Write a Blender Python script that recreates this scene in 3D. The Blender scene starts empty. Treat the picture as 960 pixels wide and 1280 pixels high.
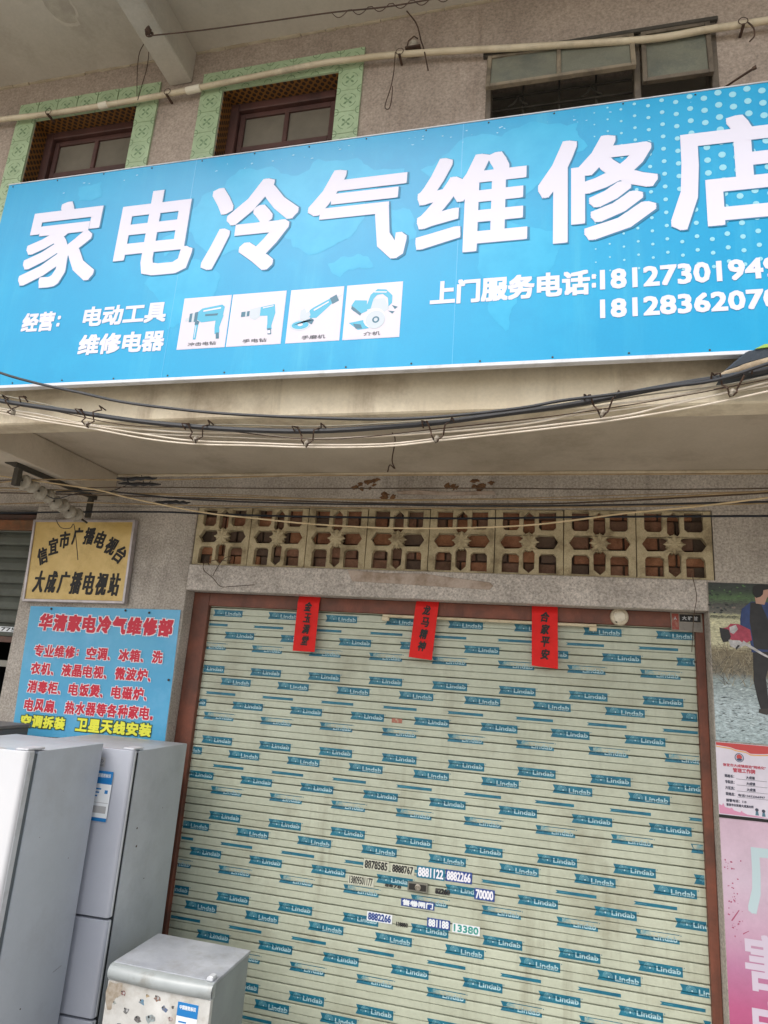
import bpy, bmesh, math, random
from mathutils import Matrix, Vector
random.seed(7)
S = bpy.context.scene
C = S.collection

# ------------------------------------------------------------ camera, sky, sun, exposure
cam_d = bpy.data.cameras.new('camera')
cam_d.sensor_fit = 'VERTICAL'; cam_d.sensor_height = 24.0; cam_d.lens = 24.0 * 821.587 / 1280
cam_d.clip_end = 1000; cam_d.clip_start = 0.05
cam = bpy.data.objects.new('camera', cam_d); C.objects.link(cam)
RM = ((0.9699399, -0.2432163, -0.0079022), (0.2335050, 0.9393706, -0.2511142), (0.0684981, 0.2417205, 0.9679253))
cam.matrix_world = Matrix(((RM[0][0], RM[0][2], -RM[0][1], 0), (RM[1][0], RM[1][2], -RM[1][1], 0),
                           (RM[2][0], RM[2][2], -RM[2][1], 2.0), (0, 0, 0, 1)))
S.camera = cam
SUN_EL, SUN_AZ = 50, 205          # overcast bright day; sun behind the camera, a little to the left
w = bpy.data.worlds.new('World'); S.world = w; w.use_nodes = True
wn = w.node_tree.nodes; wl = w.node_tree.links
sky = wn.new('ShaderNodeTexSky'); sky.sky_type = 'NISHITA'; sky.sun_disc = False
sky.sun_elevation = math.radians(SUN_EL); sky.sun_rotation = math.radians(SUN_AZ)
sky.air_density = 1.0; sky.dust_density = 3.5; sky.ozone_density = 0.8
wn['Background'].inputs['Strength'].default_value = 0.15
hs = wn.new('ShaderNodeHueSaturation'); hs.inputs['Saturation'].default_value = 0.42      # thin bright cloud over the blue
wl.new(sky.outputs[0], hs.inputs['Color']); wl.new(hs.outputs[0], wn['Background'].inputs['Color'])
sun_d = bpy.data.lights.new('sun', 'SUN'); sun_d.energy = 0.75; sun_d.angle = math.radians(35); sun_d.color = (1, 0.95, 0.88)
sun = bpy.data.objects.new('sun', sun_d); C.objects.link(sun)
_e, _a = math.radians(SUN_EL), math.radians(SUN_AZ)
_d = Vector((math.sin(_a) * math.cos(_e), math.cos(_a) * math.cos(_e), math.sin(_e)))
sun.rotation_euler = _d.to_track_quat('Z', 'Y').to_euler()
S.view_settings.view_transform = 'Standard'; S.view_settings.look = 'None'
S.view_settings.gamma = 1.0; S.view_settings.exposure = 0.8

# ------------------------------------------------------------ helpers
def hx(h):
    h = h.lstrip('#'); v = [int(h[i:i + 2], 16) / 255 for i in (0, 2, 4)]
    return tuple((c / 12.92 if c <= .04045 else ((c + .055) / 1.055) ** 2.4) for c in v) + (1,)

MATS = {}
def mat(name, col, rough=.6, metal=0, var=None, scale=6, bump=0, bscale=80, fine=0, fscale=200, spec=.5, stains=None, sscale=1.5, sfac=.6, coat=0, streak=False, transl=None, warp=0, streaks=None):
    """base colour + large soft variation (var) + fine grain + optional stains (colour) + bump"""
    if name in MATS: return MATS[name]
    m = bpy.data.materials.new(name); m.use_nodes = True; MATS[name] = m
    N = m.node_tree.nodes; L = m.node_tree.links; b = N['Principled BSDF']
    b.inputs['Roughness'].default_value = rough; b.inputs['Metallic'].default_value = metal
    b.inputs['Specular IOR Level'].default_value = spec
    b.inputs['Coat Weight'].default_value = coat; b.inputs['Coat Roughness'].default_value = .08
    tc = N.new('ShaderNodeTexCoord'); geo = N.new('ShaderNodeNewGeometry')
    src = geo.outputs['Position']
    def noise(sc, det=5, ro=.6, stretch=None):
        n = N.new('ShaderNodeTexNoise'); n.inputs['Scale'].default_value = sc; n.inputs['Detail'].default_value = det
        n.inputs['Roughness'].default_value = ro
        if stretch:
            mp = N.new('ShaderNodeMapping'); mp.inputs['Scale'].default_value = stretch
            L.new(src, mp.inputs['Vector']); L.new(mp.outputs[0], n.inputs['Vector'])
        else: L.new(src, n.inputs['Vector'])
        return n.outputs['Fac']
    def ramp(f, a, bb):
        r = N.new('ShaderNodeMapRange'); r.inputs['From Min'].default_value = a; r.inputs['From Max'].default_value = bb
        L.new(f, r.inputs['Value']); return r.outputs['Result']
    def mix(fac, ca, cb, mode='MIX'):
        x = N.new('ShaderNodeMix'); x.data_type = 'RGBA'; x.blend_type = mode
        if isinstance(fac, (int, float)): x.inputs['Factor'].default_value = fac
        else: L.new(fac, x.inputs['Factor'])
        for i, c in ((6, ca), (7, cb)):
            if isinstance(c, tuple): x.inputs[i].default_value = c
            else: L.new(c, x.inputs[i])
        return x.outputs[2]
    cur = hx(col)
    if var: cur = mix(ramp(noise(scale), .35, .65), cur, hx(var))
    if stains:
        st = noise(sscale, 8, .7, (1, 1, .18) if streak else None)
        r = ramp(st, .5, .68)
        mm = N.new('ShaderNodeMath'); mm.operation = 'MULTIPLY'; mm.inputs[1].default_value = sfac; L.new(r, mm.inputs[0])
        cur = mix(mm.outputs[0], cur, hx(stains))
    if streaks:                          # rain streaks and grime, long in z
        st = ramp(noise(7, 6, .7, (1, 1, .07)), .52, .72); big = ramp(noise(1.1, 3, .5), .4, .6)
        mm = N.new('ShaderNodeMath'); mm.operation = 'MULTIPLY'; L.new(st, mm.inputs[0]); L.new(big, mm.inputs[1])
        m2 = N.new('ShaderNodeMath'); m2.operation = 'MULTIPLY'; m2.inputs[1].default_value = .6; L.new(mm.outputs[0], m2.inputs[0])
        cur = mix(m2.outputs[0], cur, hx(streaks))
    if fine:
        f = ramp(noise(fscale, 3, .7), .3, .7)
        a = N.new('ShaderNodeMapRange'); a.inputs['To Min'].default_value = 1 - fine; a.inputs['To Max'].default_value = 1 + fine
        L.new(f, a.inputs['Value'])
        cb = N.new('ShaderNodeCombineColor')
        for i in range(3): L.new(a.outputs[0], cb.inputs[i])
        cur = mix(1.0, cur, cb.outputs[0], 'MULTIPLY')
    if isinstance(cur, tuple): b.inputs['Base Color'].default_value = cur
    else: L.new(cur, b.inputs['Base Color'])
    if warp:
        bp = N.new('ShaderNodeBump'); bp.inputs['Strength'].default_value = warp; bp.inputs['Distance'].default_value = .02
        L.new(noise(3.2, 3, .5, (1, 1, .6)), bp.inputs['Height']); L.new(bp.outputs[0], b.inputs['Normal'])
    if bump:
        bp = N.new('ShaderNodeBump'); bp.inputs['Strength'].default_value = bump; bp.inputs['Distance'].default_value = .006
        L.new(noise(bscale, 4, .65), bp.inputs['Height']); L.new(bp.outputs[0], b.inputs['Normal'])
    return m

class MB:
    """collects shapes, then build() links ONE mesh object"""
    def __init__(s): s.v = []; s.f = []; s.m = []
    def add(s, v, f, mi=0):
        o = len(s.v); s.v += [tuple(p) for p in v]; s.f += [tuple(i + o for i in q) for q in f]; s.m += [mi] * len(f); return s
    def box(s, a, b, mi=0):
        (x0, y0, z0), (x1, y1, z1) = a, b
        return s.add([(x0, y0, z0), (x1, y0, z0), (x1, y1, z0), (x0, y1, z0), (x0, y0, z1), (x1, y0, z1), (x1, y1, z1), (x0, y1, z1)],
              [(0, 3, 2, 1), (4, 5, 6, 7), (0, 1, 5, 4), (1, 2, 6, 5), (2, 3, 7, 6), (3, 0, 4, 7)], mi)
    def prism(s, pts, y0, y1, mi=0):
        """polygon in x,z (counter-clockwise seen from the street) from y0 (front) to y1 (back)"""
        n = len(pts)
        return s.add([(x, y0, z) for x, z in pts] + [(x, y1, z) for x, z in pts],
              [tuple(range(n)), tuple(range(2 * n - 1, n - 1, -1))] + [(i, i + n, (i + 1) % n + n, (i + 1) % n) for i in range(n)], mi)
    def poly(s, pts, y, mi=0):
        return s.add([(x, y, z) for x, z in pts], [tuple(range(len(pts)))], mi)
    def disc(s, c, r, y, n=20, mi=0, rz=None):
        rz = rz or r
        return s.poly([(c[0] + r * math.cos(t * 2 * math.pi / n), c[1] + rz * math.sin(t * 2 * math.pi / n)) for t in range(n)], y, mi)
    def ring(s, c, r0, r1, y, n=20, mi=0, a0=0, a1=360):
        v = []; f = []
        for i in range(n + 1):
            t = math.radians(a0 + (a1 - a0) * i / n)
            v += [(c[0] + r0 * math.cos(t), y, c[1] + r0 * math.sin(t)), (c[0] + r1 * math.cos(t), y, c[1] + r1 * math.sin(t))]
        for i in range(n): f.append((2 * i, 2 * i + 1, 2 * i + 3, 2 * i + 2))
        return s.add(v, f, mi)
    def tube(s, pts, r, n=6, mi=0):
        P = [Vector(p) for p in pts]; v = []; f = []
        up = Vector((0, 1, .13)).normalized(); prev = None
        for i, p in enumerate(P):
            t = (P[min(i + 1, len(P) - 1)] - P[max(i - 1, 0)])
            if t.length < 1e-7: t = Vector((1, 0, 0))
            t.normalize()
            a = t.cross(up)
            if a.length < .15: a = t.cross(Vector((1, .1, .2)))
            a.normalize()
            if prev is not None and a.dot(prev) < 0: a = -a
            prev = a; b = t.cross(a).normalized()
            rr = r[i] if isinstance(r, (list, tuple)) else r
            for k in range(n):
                w_ = 2 * math.pi * k / n; v.append(p + a * math.cos(w_) * rr + b * math.sin(w_) * rr)
        for i in range(len(P) - 1):
            for k in range(n):
                f.append((i * n + k, i * n + (k + 1) % n, (i + 1) * n + (k + 1) % n, (i + 1) * n + k))
        f.append(tuple(range(n - 1, -1, -1))); f.append(tuple(len(P) * n - n + k for k in range(n)))
        return s.add(v, f, mi)
    def lathe(s, c, axis, prof, n=20, mi=0):
        """prof: (distance along axis, radius)"""
        ax = Vector(axis).normalized(); a = ax.orthogonal().normalized(); b = ax.cross(a); c = Vector(c); v = []; f = []
        for h, r in prof:
            for k in range(n):
                t = 2 * math.pi * k / n; v.append(c + ax * h + (a * math.cos(t) + b * math.sin(t)) * r)
        for i in range(len(prof) - 1):
            for k in range(n): f.append((i * n + k, i * n + (k + 1) % n, (i + 1) * n + (k + 1) % n, (i + 1) * n + k))
        f.append(tuple(range(n - 1, -1, -1))); f.append(tuple((len(prof) - 1) * n + k for k in range(n)))
        return s.add(v, f, mi)
    def rot(s, ang, piv, start=0):
        """rotate about the Y axis through piv (x,z)"""
        ca, sa = math.cos(ang), math.sin(ang)
        for i in range(start, len(s.v)):
            x, y, z = s.v[i]; dx, dz = x - piv[0], z - piv[1]
            s.v[i] = (piv[0] + dx * ca - dz * sa, y, piv[1] + dx * sa + dz * ca)
        return s
    def mesh(s, name, mats, bevel=0, smooth=False, seg=1):
        me = bpy.data.meshes.new(name); me.from_pydata(s.v, [], s.f)
        for m in (mats if isinstance(mats, (list, tuple)) else [mats]): me.materials.append(m)
        me.polygons.foreach_set('material_index', s.m)
        bm = bmesh.new(); bm.from_mesh(me)
        if bevel:
            bmesh.ops.recalc_face_normals(bm, faces=bm.faces)
            bmesh.ops.bevel(bm, geom=[e for e in bm.edges if len(e.link_faces) == 2 and e.calc_face_angle(0) > .5], offset=bevel, segments=seg, profile=.6, affect='EDGES', clamp_overlap=True)
        bm.to_mesh(me); bm.free()
        if smooth:
            me.polygons.foreach_set('use_smooth', [True] * len(me.polygons))
            try: me.set_sharp_from_angle(angle=math.radians(40))
            except Exception: pass
        me.update(); return me
    def build(s, name, mats, parent=None, bevel=0, smooth=False, seg=1):
        return link(name, s.mesh(name, mats, bevel, smooth, seg), parent)

def link(name, me, parent=None, loc=None):
    o = bpy.data.objects.new(name, me); C.objects.link(o)
    if parent is not None: o.parent = parent
    if loc is not None: o.location = loc
    return o
def tag(o, label=None, cat=None, group=None, kind=None):
    if label: o['label'] = label
    if cat: o['category'] = cat
    if group: o['group'] = group
    if kind: o['kind'] = kind
    return o
def thing(name, label, cat, group=None, loc=(0, 0, 0)):
    o = bpy.data.objects.new(name, None); C.objects.link(o); o.location = loc
    o.empty_display_size = .1
    return tag(o, label, cat, group)

_glyphs = {}
def glyph(s, shear=0):
    """flat mesh data (verts in x,z; faces) for a string at size 1, from Blender's own font"""
    k = (s, shear)
    if k not in _glyphs:
        c = bpy.data.curves.new('t', 'FONT'); c.body = s; c.size = 1; c.resolution_u = 2; c.shear = shear
        o = bpy.data.objects.new('t', c)
        me = bpy.data.meshes.new_from_object(o)
        _glyphs[k] = ([(v.co.x, v.co.y) for v in me.vertices], [tuple(p.vertices) for p in me.polygons])
        bpy.data.objects.remove(o); bpy.data.curves.remove(c); bpy.data.meshes.remove(me)
    return _glyphs[k]
def text(mb, s, box, y, bold=0, mi=0, shear=0, rot=0, keep=False, boldz=None, dense=0):
    """string fitted into box (x0,z0,x1,z1) on plane y; bold = stroke growth in metres (stacked shifted copies, 0.03 mm apart)"""
    V, F = glyph(s, shear)
    if not V: return mb
    xs = [p[0] for p in V]; zs = [p[1] for p in V]
    ax, bx, az, bz = min(xs), max(xs), min(zs), max(zs)
    x0, z0, x1, z1 = box
    bzz = bold if boldz is None else boldz
    sx = (x1 - x0 - 2 * bold) / max(bx - ax, 1e-6); sz = (z1 - z0 - 2 * bzz) / max(bz - az, 1e-6)
    if keep: sx = sz = min(sx, sz)
    cx, cz = (x0 + x1) / 2, (z0 + z1) / 2
    offs = [(0, 0)]
    if bold: offs += [(dx * bold, dz * bzz) for dx, dz in ((-1, -1), (-1, 1), (1, -1), (1, 1), (0, 1), (0, -1), (1, 0), (-1, 0))]
    if dense:
        for k in range(dense):
            t = 2 * math.pi * k / dense; c_, s_ = math.cos(t), math.sin(t); q = 1 / max(abs(c_), abs(s_)) ** .8
            offs.append((c_ * q * bold, s_ * q * bzz))
    for k, (ox, oz) in enumerate(offs):
        st = len(mb.v)
        mb.add([(cx + (px - (ax + bx) / 2) * sx + ox, y - k * .00003, cz + (pz - (az + bz) / 2) * sz + oz) for px, pz in V], F, mi)
        if rot: mb.rot(rot, (cx, cz), st)
    return mb

def blob(pts, n=2, amp=.03, seed=1):
    rnd = random.Random(seed); P = pts
    for _ in range(n):
        Q = []
        for i, p in enumerate(P):
            q = P[(i + 1) % len(P)]; Q.append(p)
            d = math.hypot(q[0] - p[0], q[1] - p[1]); Q.append(((p[0] + q[0]) / 2 + rnd.uniform(-1, 1) * d * .18, (p[1] + q[1]) / 2 + rnd.uniform(-1, 1) * d * .18))
        P = Q
    return P
# ------------------------------------------------------------ materials
M_wall = mat('pebble dash concrete', '#b9b1a8', .92, var='#a39b91', scale=3, fine=.4, fscale=70, bump=.5, bscale=120, stains='#857d75', sscale=2.2, sfac=.5, streaks='#6b645b')
M_lint = mat('pale pebble dash', '#c0b8b0', .9, var='#aaa29a', scale=5, fine=.42, fscale=75, bump=.5, bscale=130, stains='#756d65', sscale=4, sfac=.4)
M_up = mat('tan render', '#a8998b', .92, var='#96887b', scale=2.2, fine=.28, fscale=75, bump=.4, bscale=90, stains='#84756a', sscale=1.6, sfac=.4, streaks='#7a6a5d')
M_fascia = mat('cream painted concrete', '#d6cab2', .8, var='#c6b89e', scale=2, fine=.06, fscale=60, bump=.15, bscale=20, stains='#93806a', sscale=2.6, sfac=.6, streaks='#7d6a53')
M_soffit = mat('soffit paint', '#c8bcab', .85, var='#b6aa98', scale=1.4, fine=.05, fscale=70, bump=.1, bscale=12, stains='#8a7d69', sscale=1.2, sfac=.55)
M_ceil = mat('ceiling paint', '#b9b2a5', .85, var='#aaa295', scale=1.3, fine=.05, fscale=60, bump=.1, bscale=12, stains='#7d7262', sscale=1.1, sfac=.55)
M_plas = mat('bare plaster', '#b7a79b', .9, var='#a08f80', scale=9, fine=.1, fscale=60, bump=.4, bscale=40, stains='#83705c', sscale=9)
M_glue = mat('rusty filler', '#7d5b3c', .9, var='#5e4431', scale=20, fine=.2, fscale=100, bump=1, bscale=50)
M_grille = mat('old cement lattice', '#bbad8e', .92, var='#a39576', scale=7, fine=.18, fscale=130, bump=.6, bscale=60, stains='#6a5b46', sscale=7, sfac=.7)
M_brick = [mat('brick %s' % c, c, .9, var=d, scale=9, fine=.2, fscale=90, bump=.6, bscale=50) for c, d in (('#96694f', '#6e4630'), ('#9e7052', '#7b5137'), ('#76594a', '#57402f'), ('#8a6450', '#5d4433'), ('#5c4a3d', '#54443a'))]
M_mortar = mat('dark mortar', '#5a4c40', .95, fine=.2, bump=.5)
M_rustp = mat('red brown primer', '#7d4734', .6, var='#5d3a2d', scale=6, fine=.08, fscale=60, stains='#4b2c22', sscale=5, sfac=.75, bump=.15, bscale=30, streak=True)
M_dark = mat('dark interior', '#0b0c0e', .9)
M_int = mat('painted room shade', '#1d1f22', .9)  # near-black colour paints in the shade of the unlit rooms
M_slat = mat('pale green shutter steel', '#b9beaa', .42, var='#afb4a0', scale=3, fine=.05, fscale=40, stains='#85806a', sscale=2.0, sfac=.5, streaks='#7f7a64', bump=.08, bscale=14)
M_teal = mat('teal film print', '#0a5a72', .45, var='#1a6f84', scale=20, fine=.08, fscale=60)
M_white = mat('white print', '#e6e4ea', .5)
M_film = mat('pale film print', '#6fa2ac', .5)
M_ftxt = mat('film lettering', '#a5c3c8', .5)
M_oldsh = mat('old shutter steel', '#5c6058', .6, metal=.2, var='#50534c', scale=5, fine=.08, stains='#38352e', sscale=4, sfac=.6, bump=.1)
M_tile = mat('green glazed tile', '#a9bd98', .3, var='#9cb08b', scale=8, fine=.05, fscale=60, stains='#8a9a7c', sscale=12, sfac=.5)
M_tilep = mat('tile pattern green', '#6f8a66', .3, var='#647d5c', scale=20)
M_wood = mat('dark red window frame', '#5a3a33', .55, var='#4a302a', scale=8, fine=.1, stains='#2e1e1c', sscale=5)
M_pane = mat('dull window glass', '#7b7468', .2, var='#6c665b', scale=3, spec=.6, fine=.03, stains='#696155', sscale=4)
M_pane2 = mat('patterned window glass', '#77786a', .22, var='#6a6b5f', scale=5, spec=.6, fine=.08, fscale=120, stains='#4e5654', sscale=4)
M_steelf = mat('weathered steel window frame', '#6d6252', .6, var='#574d41', scale=9, fine=.15, stains='#3b332b', sscale=9)
M_pipe = mat('cream pvc conduit', '#cdc0a6', .45, var='#bbac90', scale=5, stains='#8a7c66', sscale=6, sfac=.6)
M_rust = mat('rusty iron', '#4f3a2c', .85, var='#3a2a21', scale=30, fine=.25, fscale=120, bump=.5)
M_iron = mat('dirty steel bracket', '#4a453c', .8, var='#3b3730', scale=20, fine=.15, bump=.3)
M_porc = mat('dusty porcelain', '#a8a193', .4, var='#948c7d', scale=25, stains='#6b6354', sscale=20, sfac=.6)
M_cabk = mat('black cable sheath', '#1b1c1f', .5, var='#26262a', scale=20)
M_cabb = mat('dark blue cable sheath', '#131b27', .5)
M_cabw = mat('off white cable sheath', '#d8cdbd', .5, var='#c2b5a2', scale=12)
M_cabt = mat('tan cable sheath', '#a58e6c', .6, var='#84704f', scale=10)
M_cabr = mat('brown cable sheath', '#55422f', .7, var='#40342a', scale=10)
M_char = mat('sign lettering white', '#d2d0de', .45, spec=.25)
M_shadow = mat('sign lettering shadow', '#38799c', .45, spec=.25)
M_trim = mat('sign edge strip', '#cfd0d4', .4, stains='#8b8b88', sscale=6, sfac=.5)
M_card = mat('picture card', '#c6c1cc', .4)
M_ink = mat('black ink', '#14110f', .6)
M_red = mat('red paper', '#dd1812', .75, var='#cf130e', scale=10, fine=.04)
M_gold = mat('brassy yellow plate', '#cdb070', .38, var='#bd9f5c', scale=5, fine=.05, fscale=80, stains='#a58a4a', sscale=7, sfac=.6, metal=.15)
M_galv = mat('aluminium edge', '#b9b2b4', .35, metal=.4, var='#a29a98', scale=12)
M_notred = mat('red print', '#c41834', .5)
M_notyel = mat('yellow print', '#e6e646', .5)
M_notdk = mat('dark green print', '#26411f', .5)
M_fr_white = mat('glossy white fridge door', '#c9cbd0', .28, var='#cfd0d4', scale=2, coat=.5, stains='#c0c0c2', sscale=2.5, sfac=.3)
M_fr_grey = mat('grey blue fridge side', '#bac1ca', .42, var='#b3bac3', scale=2.5, fine=.02, fscale=90, stains='#a3a5aa', sscale=2, sfac=.4, bump=.04, bscale=150)
M_fr_side2 = mat('grey fridge side', '#b6bbc0', .45, var='#adb2b8', scale=3, fine=.03, fscale=80, stains='#979a9d', sscale=2, sfac=.5, bump=.05, bscale=150)
M_fr_door = mat('silver grey fridge door', '#aeb2bc', .3, var='#a6aab5', scale=2, coat=.3, fine=.02)
M_fr_edge = mat('pale fridge trim', '#c9ccd2', .3, stains='#a5a7a8', sscale=8)
M_gap = mat('dark rubber gasket', '#22252a', .7)
M_gapg = mat('grey rubber gasket', '#5e666d', .6)
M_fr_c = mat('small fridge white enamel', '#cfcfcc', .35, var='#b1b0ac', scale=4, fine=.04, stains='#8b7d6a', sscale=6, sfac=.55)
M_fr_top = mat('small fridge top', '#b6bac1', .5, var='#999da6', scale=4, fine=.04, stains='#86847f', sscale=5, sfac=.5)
M_lblue = mat('label blue', '#1673b4', .5)
M_lwhite = mat('label white', '#dfe3e6', .5)
M_lgrey = mat('label grey', '#a9a9aa', .5)
M_ground = mat('street concrete', '#bdb7ab', .9, var='#aaa498', scale=.6, fine=.12, fscale=40, stains='#8f897e', sscale=.8)
M_tarp = mat('blue black tarpaulin', '#26323f', .6, var='#1d2731', scale=12, fine=.15, bump=.3)
M_tarpe = mat('rolled pale canvas', '#a3947e', .8, var='#86765f', scale=12, fine=.15)

# ------------------------------------------------------------ setting: ground
g = MB().add([(-60, -60, -.3), (60, -60, -.3), (60, 40, -.3), (-60, 40, -.3)], [(0, 1, 2, 3)]).build('ground', M_ground)
tag(g, kind='structure')
pv = MB().box((-12, 1.6, -.296), (8, 4.29, -.2)).build('pavement', mat('pavement', '#8d887f', .9, var='#7c776e', scale=2, fine=.15), bevel=.01)
tag(pv, kind='structure')

# ------------------------------------------------------------ the building
D = 4.30; D2 = 2.752
B = thing('shop_building', 'old two storey shop house in grey pebble dash with projecting upper floor', 'building', loc=(0, D, -.3))
def bpart(name, mb, m, bevel=0, smooth=False, seg=1):
    o = mb.build(name, m, None, bevel, smooth, seg); o.parent = B; o.matrix_parent_inverse = Matrix.Translation((0, -D, .3)); return o
def padopt(o, par):                      # parent to a thing that stands away from the origin, keeping world coordinates
    o.parent = par; o.matrix_parent_inverse = par.matrix_basis.inverted(); return o

# ground floor walls
bpart('upper_wall_strip', MB().box((-9, D, 3.135), (6, D + .25, 3.6)), M_wall)
bpart('pilaster', MB().box((-3.98, D + .001, -.3), (-2.556, D + .25, 3.134)), M_wall, .006)
bpart('lintel', MB().box((-2.555, D - .012, 2.51), (.931, D + .24, 2.697)), M_lint, .006)
bpart('wall', MB().box((.98, D, 2.697), (6, D + .25, 3.134)).box((.932, D + .001, -.3), (6, D + .25, 2.6965)), M_wall)
bpart('wall', MB().box((-9, D, -.3), (-6.1, D + .25, 3.134)), M_wall)
bpart('plaster_patch', MB().prism([(-1.34, 2.69), (-1.30, 2.612), (-1.0, 2.606), (-.75, 2.598), (-.37, 2.588), (-.345, 2.615), (-.37, 2.637), (-.62, 2.66), (-.81, 2.681), (-1.08, 2.676)], D - .018, D), M_plas, .002)
bpart('plaster_patch', MB().prism([(-1.03, 3.252), (-1.02, 3.235), (-.6, 3.225), (-.35, 3.232), (-.36, 3.255), (-.7, 3.248), (-.9, 3.262)], D - .016, D + .01), M_plas, .002)
for (cx, cz, n, r) in ((-1.25, 3.305, 9, .075), (-.43, 3.30, 8, .07), (-1.1, 3.215, 5, .04), (-.65, 3.29, 3, .02)):
    mb = MB()
    for k in range(n):
        x = cx + random.uniform(-1, 1) * r * 1.3; z = cz + random.uniform(-1, 1) * r * .5; rr = random.uniform(.012, .03)
        pts_ = [(x + rr * random.uniform(.5, 1.7) * math.cos(t_ * .63), z + rr * random.uniform(.3, 1.1) * math.sin(t_ * .63)) for t_ in range(10)]
        nv = len(mb.v); d_ = random.uniform(.006, .016)
        mb.add([(a_, D + .002, b_) for a_, b_ in pts_] + [(x + (a_ - x) * .72, D - d_ * random.uniform(.5, 1.2), z + (b_ - z) * .72) for a_, b_ in pts_] + [(x, D - d_ * 1.1, z)],
               [(i, (i + 1) % 10, (i + 1) % 10 + 10, i + 10) for i in range(10)] + [(i + 10, (i + 1) % 10 + 10, 20) for i in range(10)])
    bpart('filler_lump', mb, M_glue)

# lattice ventilation blocks and the brick infill behind them
def grille_mesh():
    W, H = .438, .434
    c = bpy.data.curves.new('g', 'CURVE'); c.dimensions = '2D'; c.fill_mode = 'BOTH'; c.extrude = 0
    def sp(pts):
        s = c.splines.new('POLY'); s.points.add(len(pts) - 1); s.use_cyclic_u = True
        for p, (x, z) in zip(s.points, pts): p.co = (x * W - W / 2, z * H - H / 2, 0, 1)
    sp([(0, 0), (1, 0), (1, 1), (0, 1)])
    for fx in (0, 1):
        for fz in (0, 1):
            P = [(.105, .03), (.355, .03), (.355, .28), (.315, .32), (.145, .32), (.105, .28)]
            sp([(1 - x if fx else x, 1 - z if fz else z) for x, z in P])
    for f in (0, 1):
        P = [(.07, .5), (.14, .395), (.36, .395), (.42, .435), (.39, .47), (.42, .5), (.39, .53), (.42, .565), (.36, .605), (.14, .605)]
        sp([(1 - x if f else x, z) for x, z in P])
        P = [(.5, .025), (.58, .10), (.588, .335), (.55, .38), (.52, .36), (.5, .39), (.48, .36), (.45, .38), (.412, .335), (.42, .10)]
        sp([(x, 1 - z if f else z) for x, z in P])
    o = bpy.data.objects.new('g', c); me = bpy.data.meshes.new_from_object(o); bpy.data.objects.remove(o)
    me.materials.clear(); me.materials.append(M_grille)
    me.transform(Matrix.Rotation(math.radians(90), 4, 'X'))
    bm = bmesh.new(); bm.from_mesh(me); bmesh.ops.remove_doubles(bm, verts=bm.verts, dist=1e-5)
    seen = {}
    for f_ in list(bm.faces):
        k_ = tuple(sorted(v_.index for v_ in f_.verts)); (bm.faces.remove(f_) if k_ in seen else seen.setdefault(k_, 1))
    for v_ in bm.verts: v_.co.y = .022
    r_ = bmesh.ops.extrude_face_region(bm, geom=bm.faces[:])
    for v_ in [g_ for g_ in r_['geom'] if isinstance(g_, bmesh.types.BMVert)]: v_.co.y = -.022
    bmesh.ops.recalc_face_normals(bm, faces=bm.faces)
    rim = [e for e in bm.edges if len(e.link_faces) == 2 and e.calc_face_angle(0) > 1.2 and e.verts[0].co.y < 0 and e.verts[1].co.y < 0]
    bmesh.ops.bevel(bm, geom=rim, offset=.008, segments=1, profile=.5, affect='EDGES', clamp_overlap=True)
    for f_ in bm.faces: f_.material_index = 0
    # star boss standing proud in the middle
    pts = []
    for k in range(16):
        a = math.pi * 2 * k / 16; r = .062 if k % 2 == 0 else .036
        pts.append((r * math.cos(a), r * math.sin(a)))
    vs = [bm.verts.new((x, -.03, z)) for x, z in pts]; vc = bm.verts.new((0, -.040, 0)); vb = [bm.verts.new((x * 1.08, -.022, z * 1.08)) for x, z in pts]
    for k in range(16):
        bm.faces.new((vs[k], vs[(k + 1) % 16], vc)); bm.faces.new((vb[k], vb[(k + 1) % 16], vs[(k + 1) % 16], vs[k]))
    for v in bm.verts:                   # hand-cast unevenness
        v.co.x += random.uniform(-.002, .002); v.co.z += random.uniform(-.002, .002)
    bm.to_mesh(me); bm.free(); return me
gm = grille_mesh()
for k in range(8):
    o = link('lattice_block', gm); o.matrix_world = Matrix.Translation((-2.555 + .2205 + k * .4415 + .002, D + .035 + random.uniform(-.004, .004), 2.916)) @ Matrix.Rotation(random.uniform(-.006, .006), 4, 'Y')
    padopt(o, B)
bpart('sill_mortar', MB().box((-2.55, D + .004, 2.6975), (.975, D + .06, 2.702)), M_grille)
bm_brick = []
for m in M_brick:
    mb = MB().box((-.098, 0, -.045), (.098, .05, .045)); bm_brick.append(mb.mesh('brick', m, .005))
bpart('brick_backing', MB().box((-2.55, D + .090, 2.697), (.979, D + .2, 3.134)), M_mortar)
for r in range(5):
    for k in range(18):
        x = -2.50 + k * .208 + (.104 if r % 2 else 0) - .05
        if x < -2.45 or x > .9: continue
        o = link('brick', random.choice(bm_brick)); o.matrix_world = Matrix.Translation((x, D + .056 + random.uniform(0, .010), 2.735 + r * .098)) @ Matrix.Rotation(random.uniform(-.02, .02), 4, 'Y')
        if r == 4: o.scale.z = .62; o.location.z -= .018
        padopt(o, B)

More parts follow.
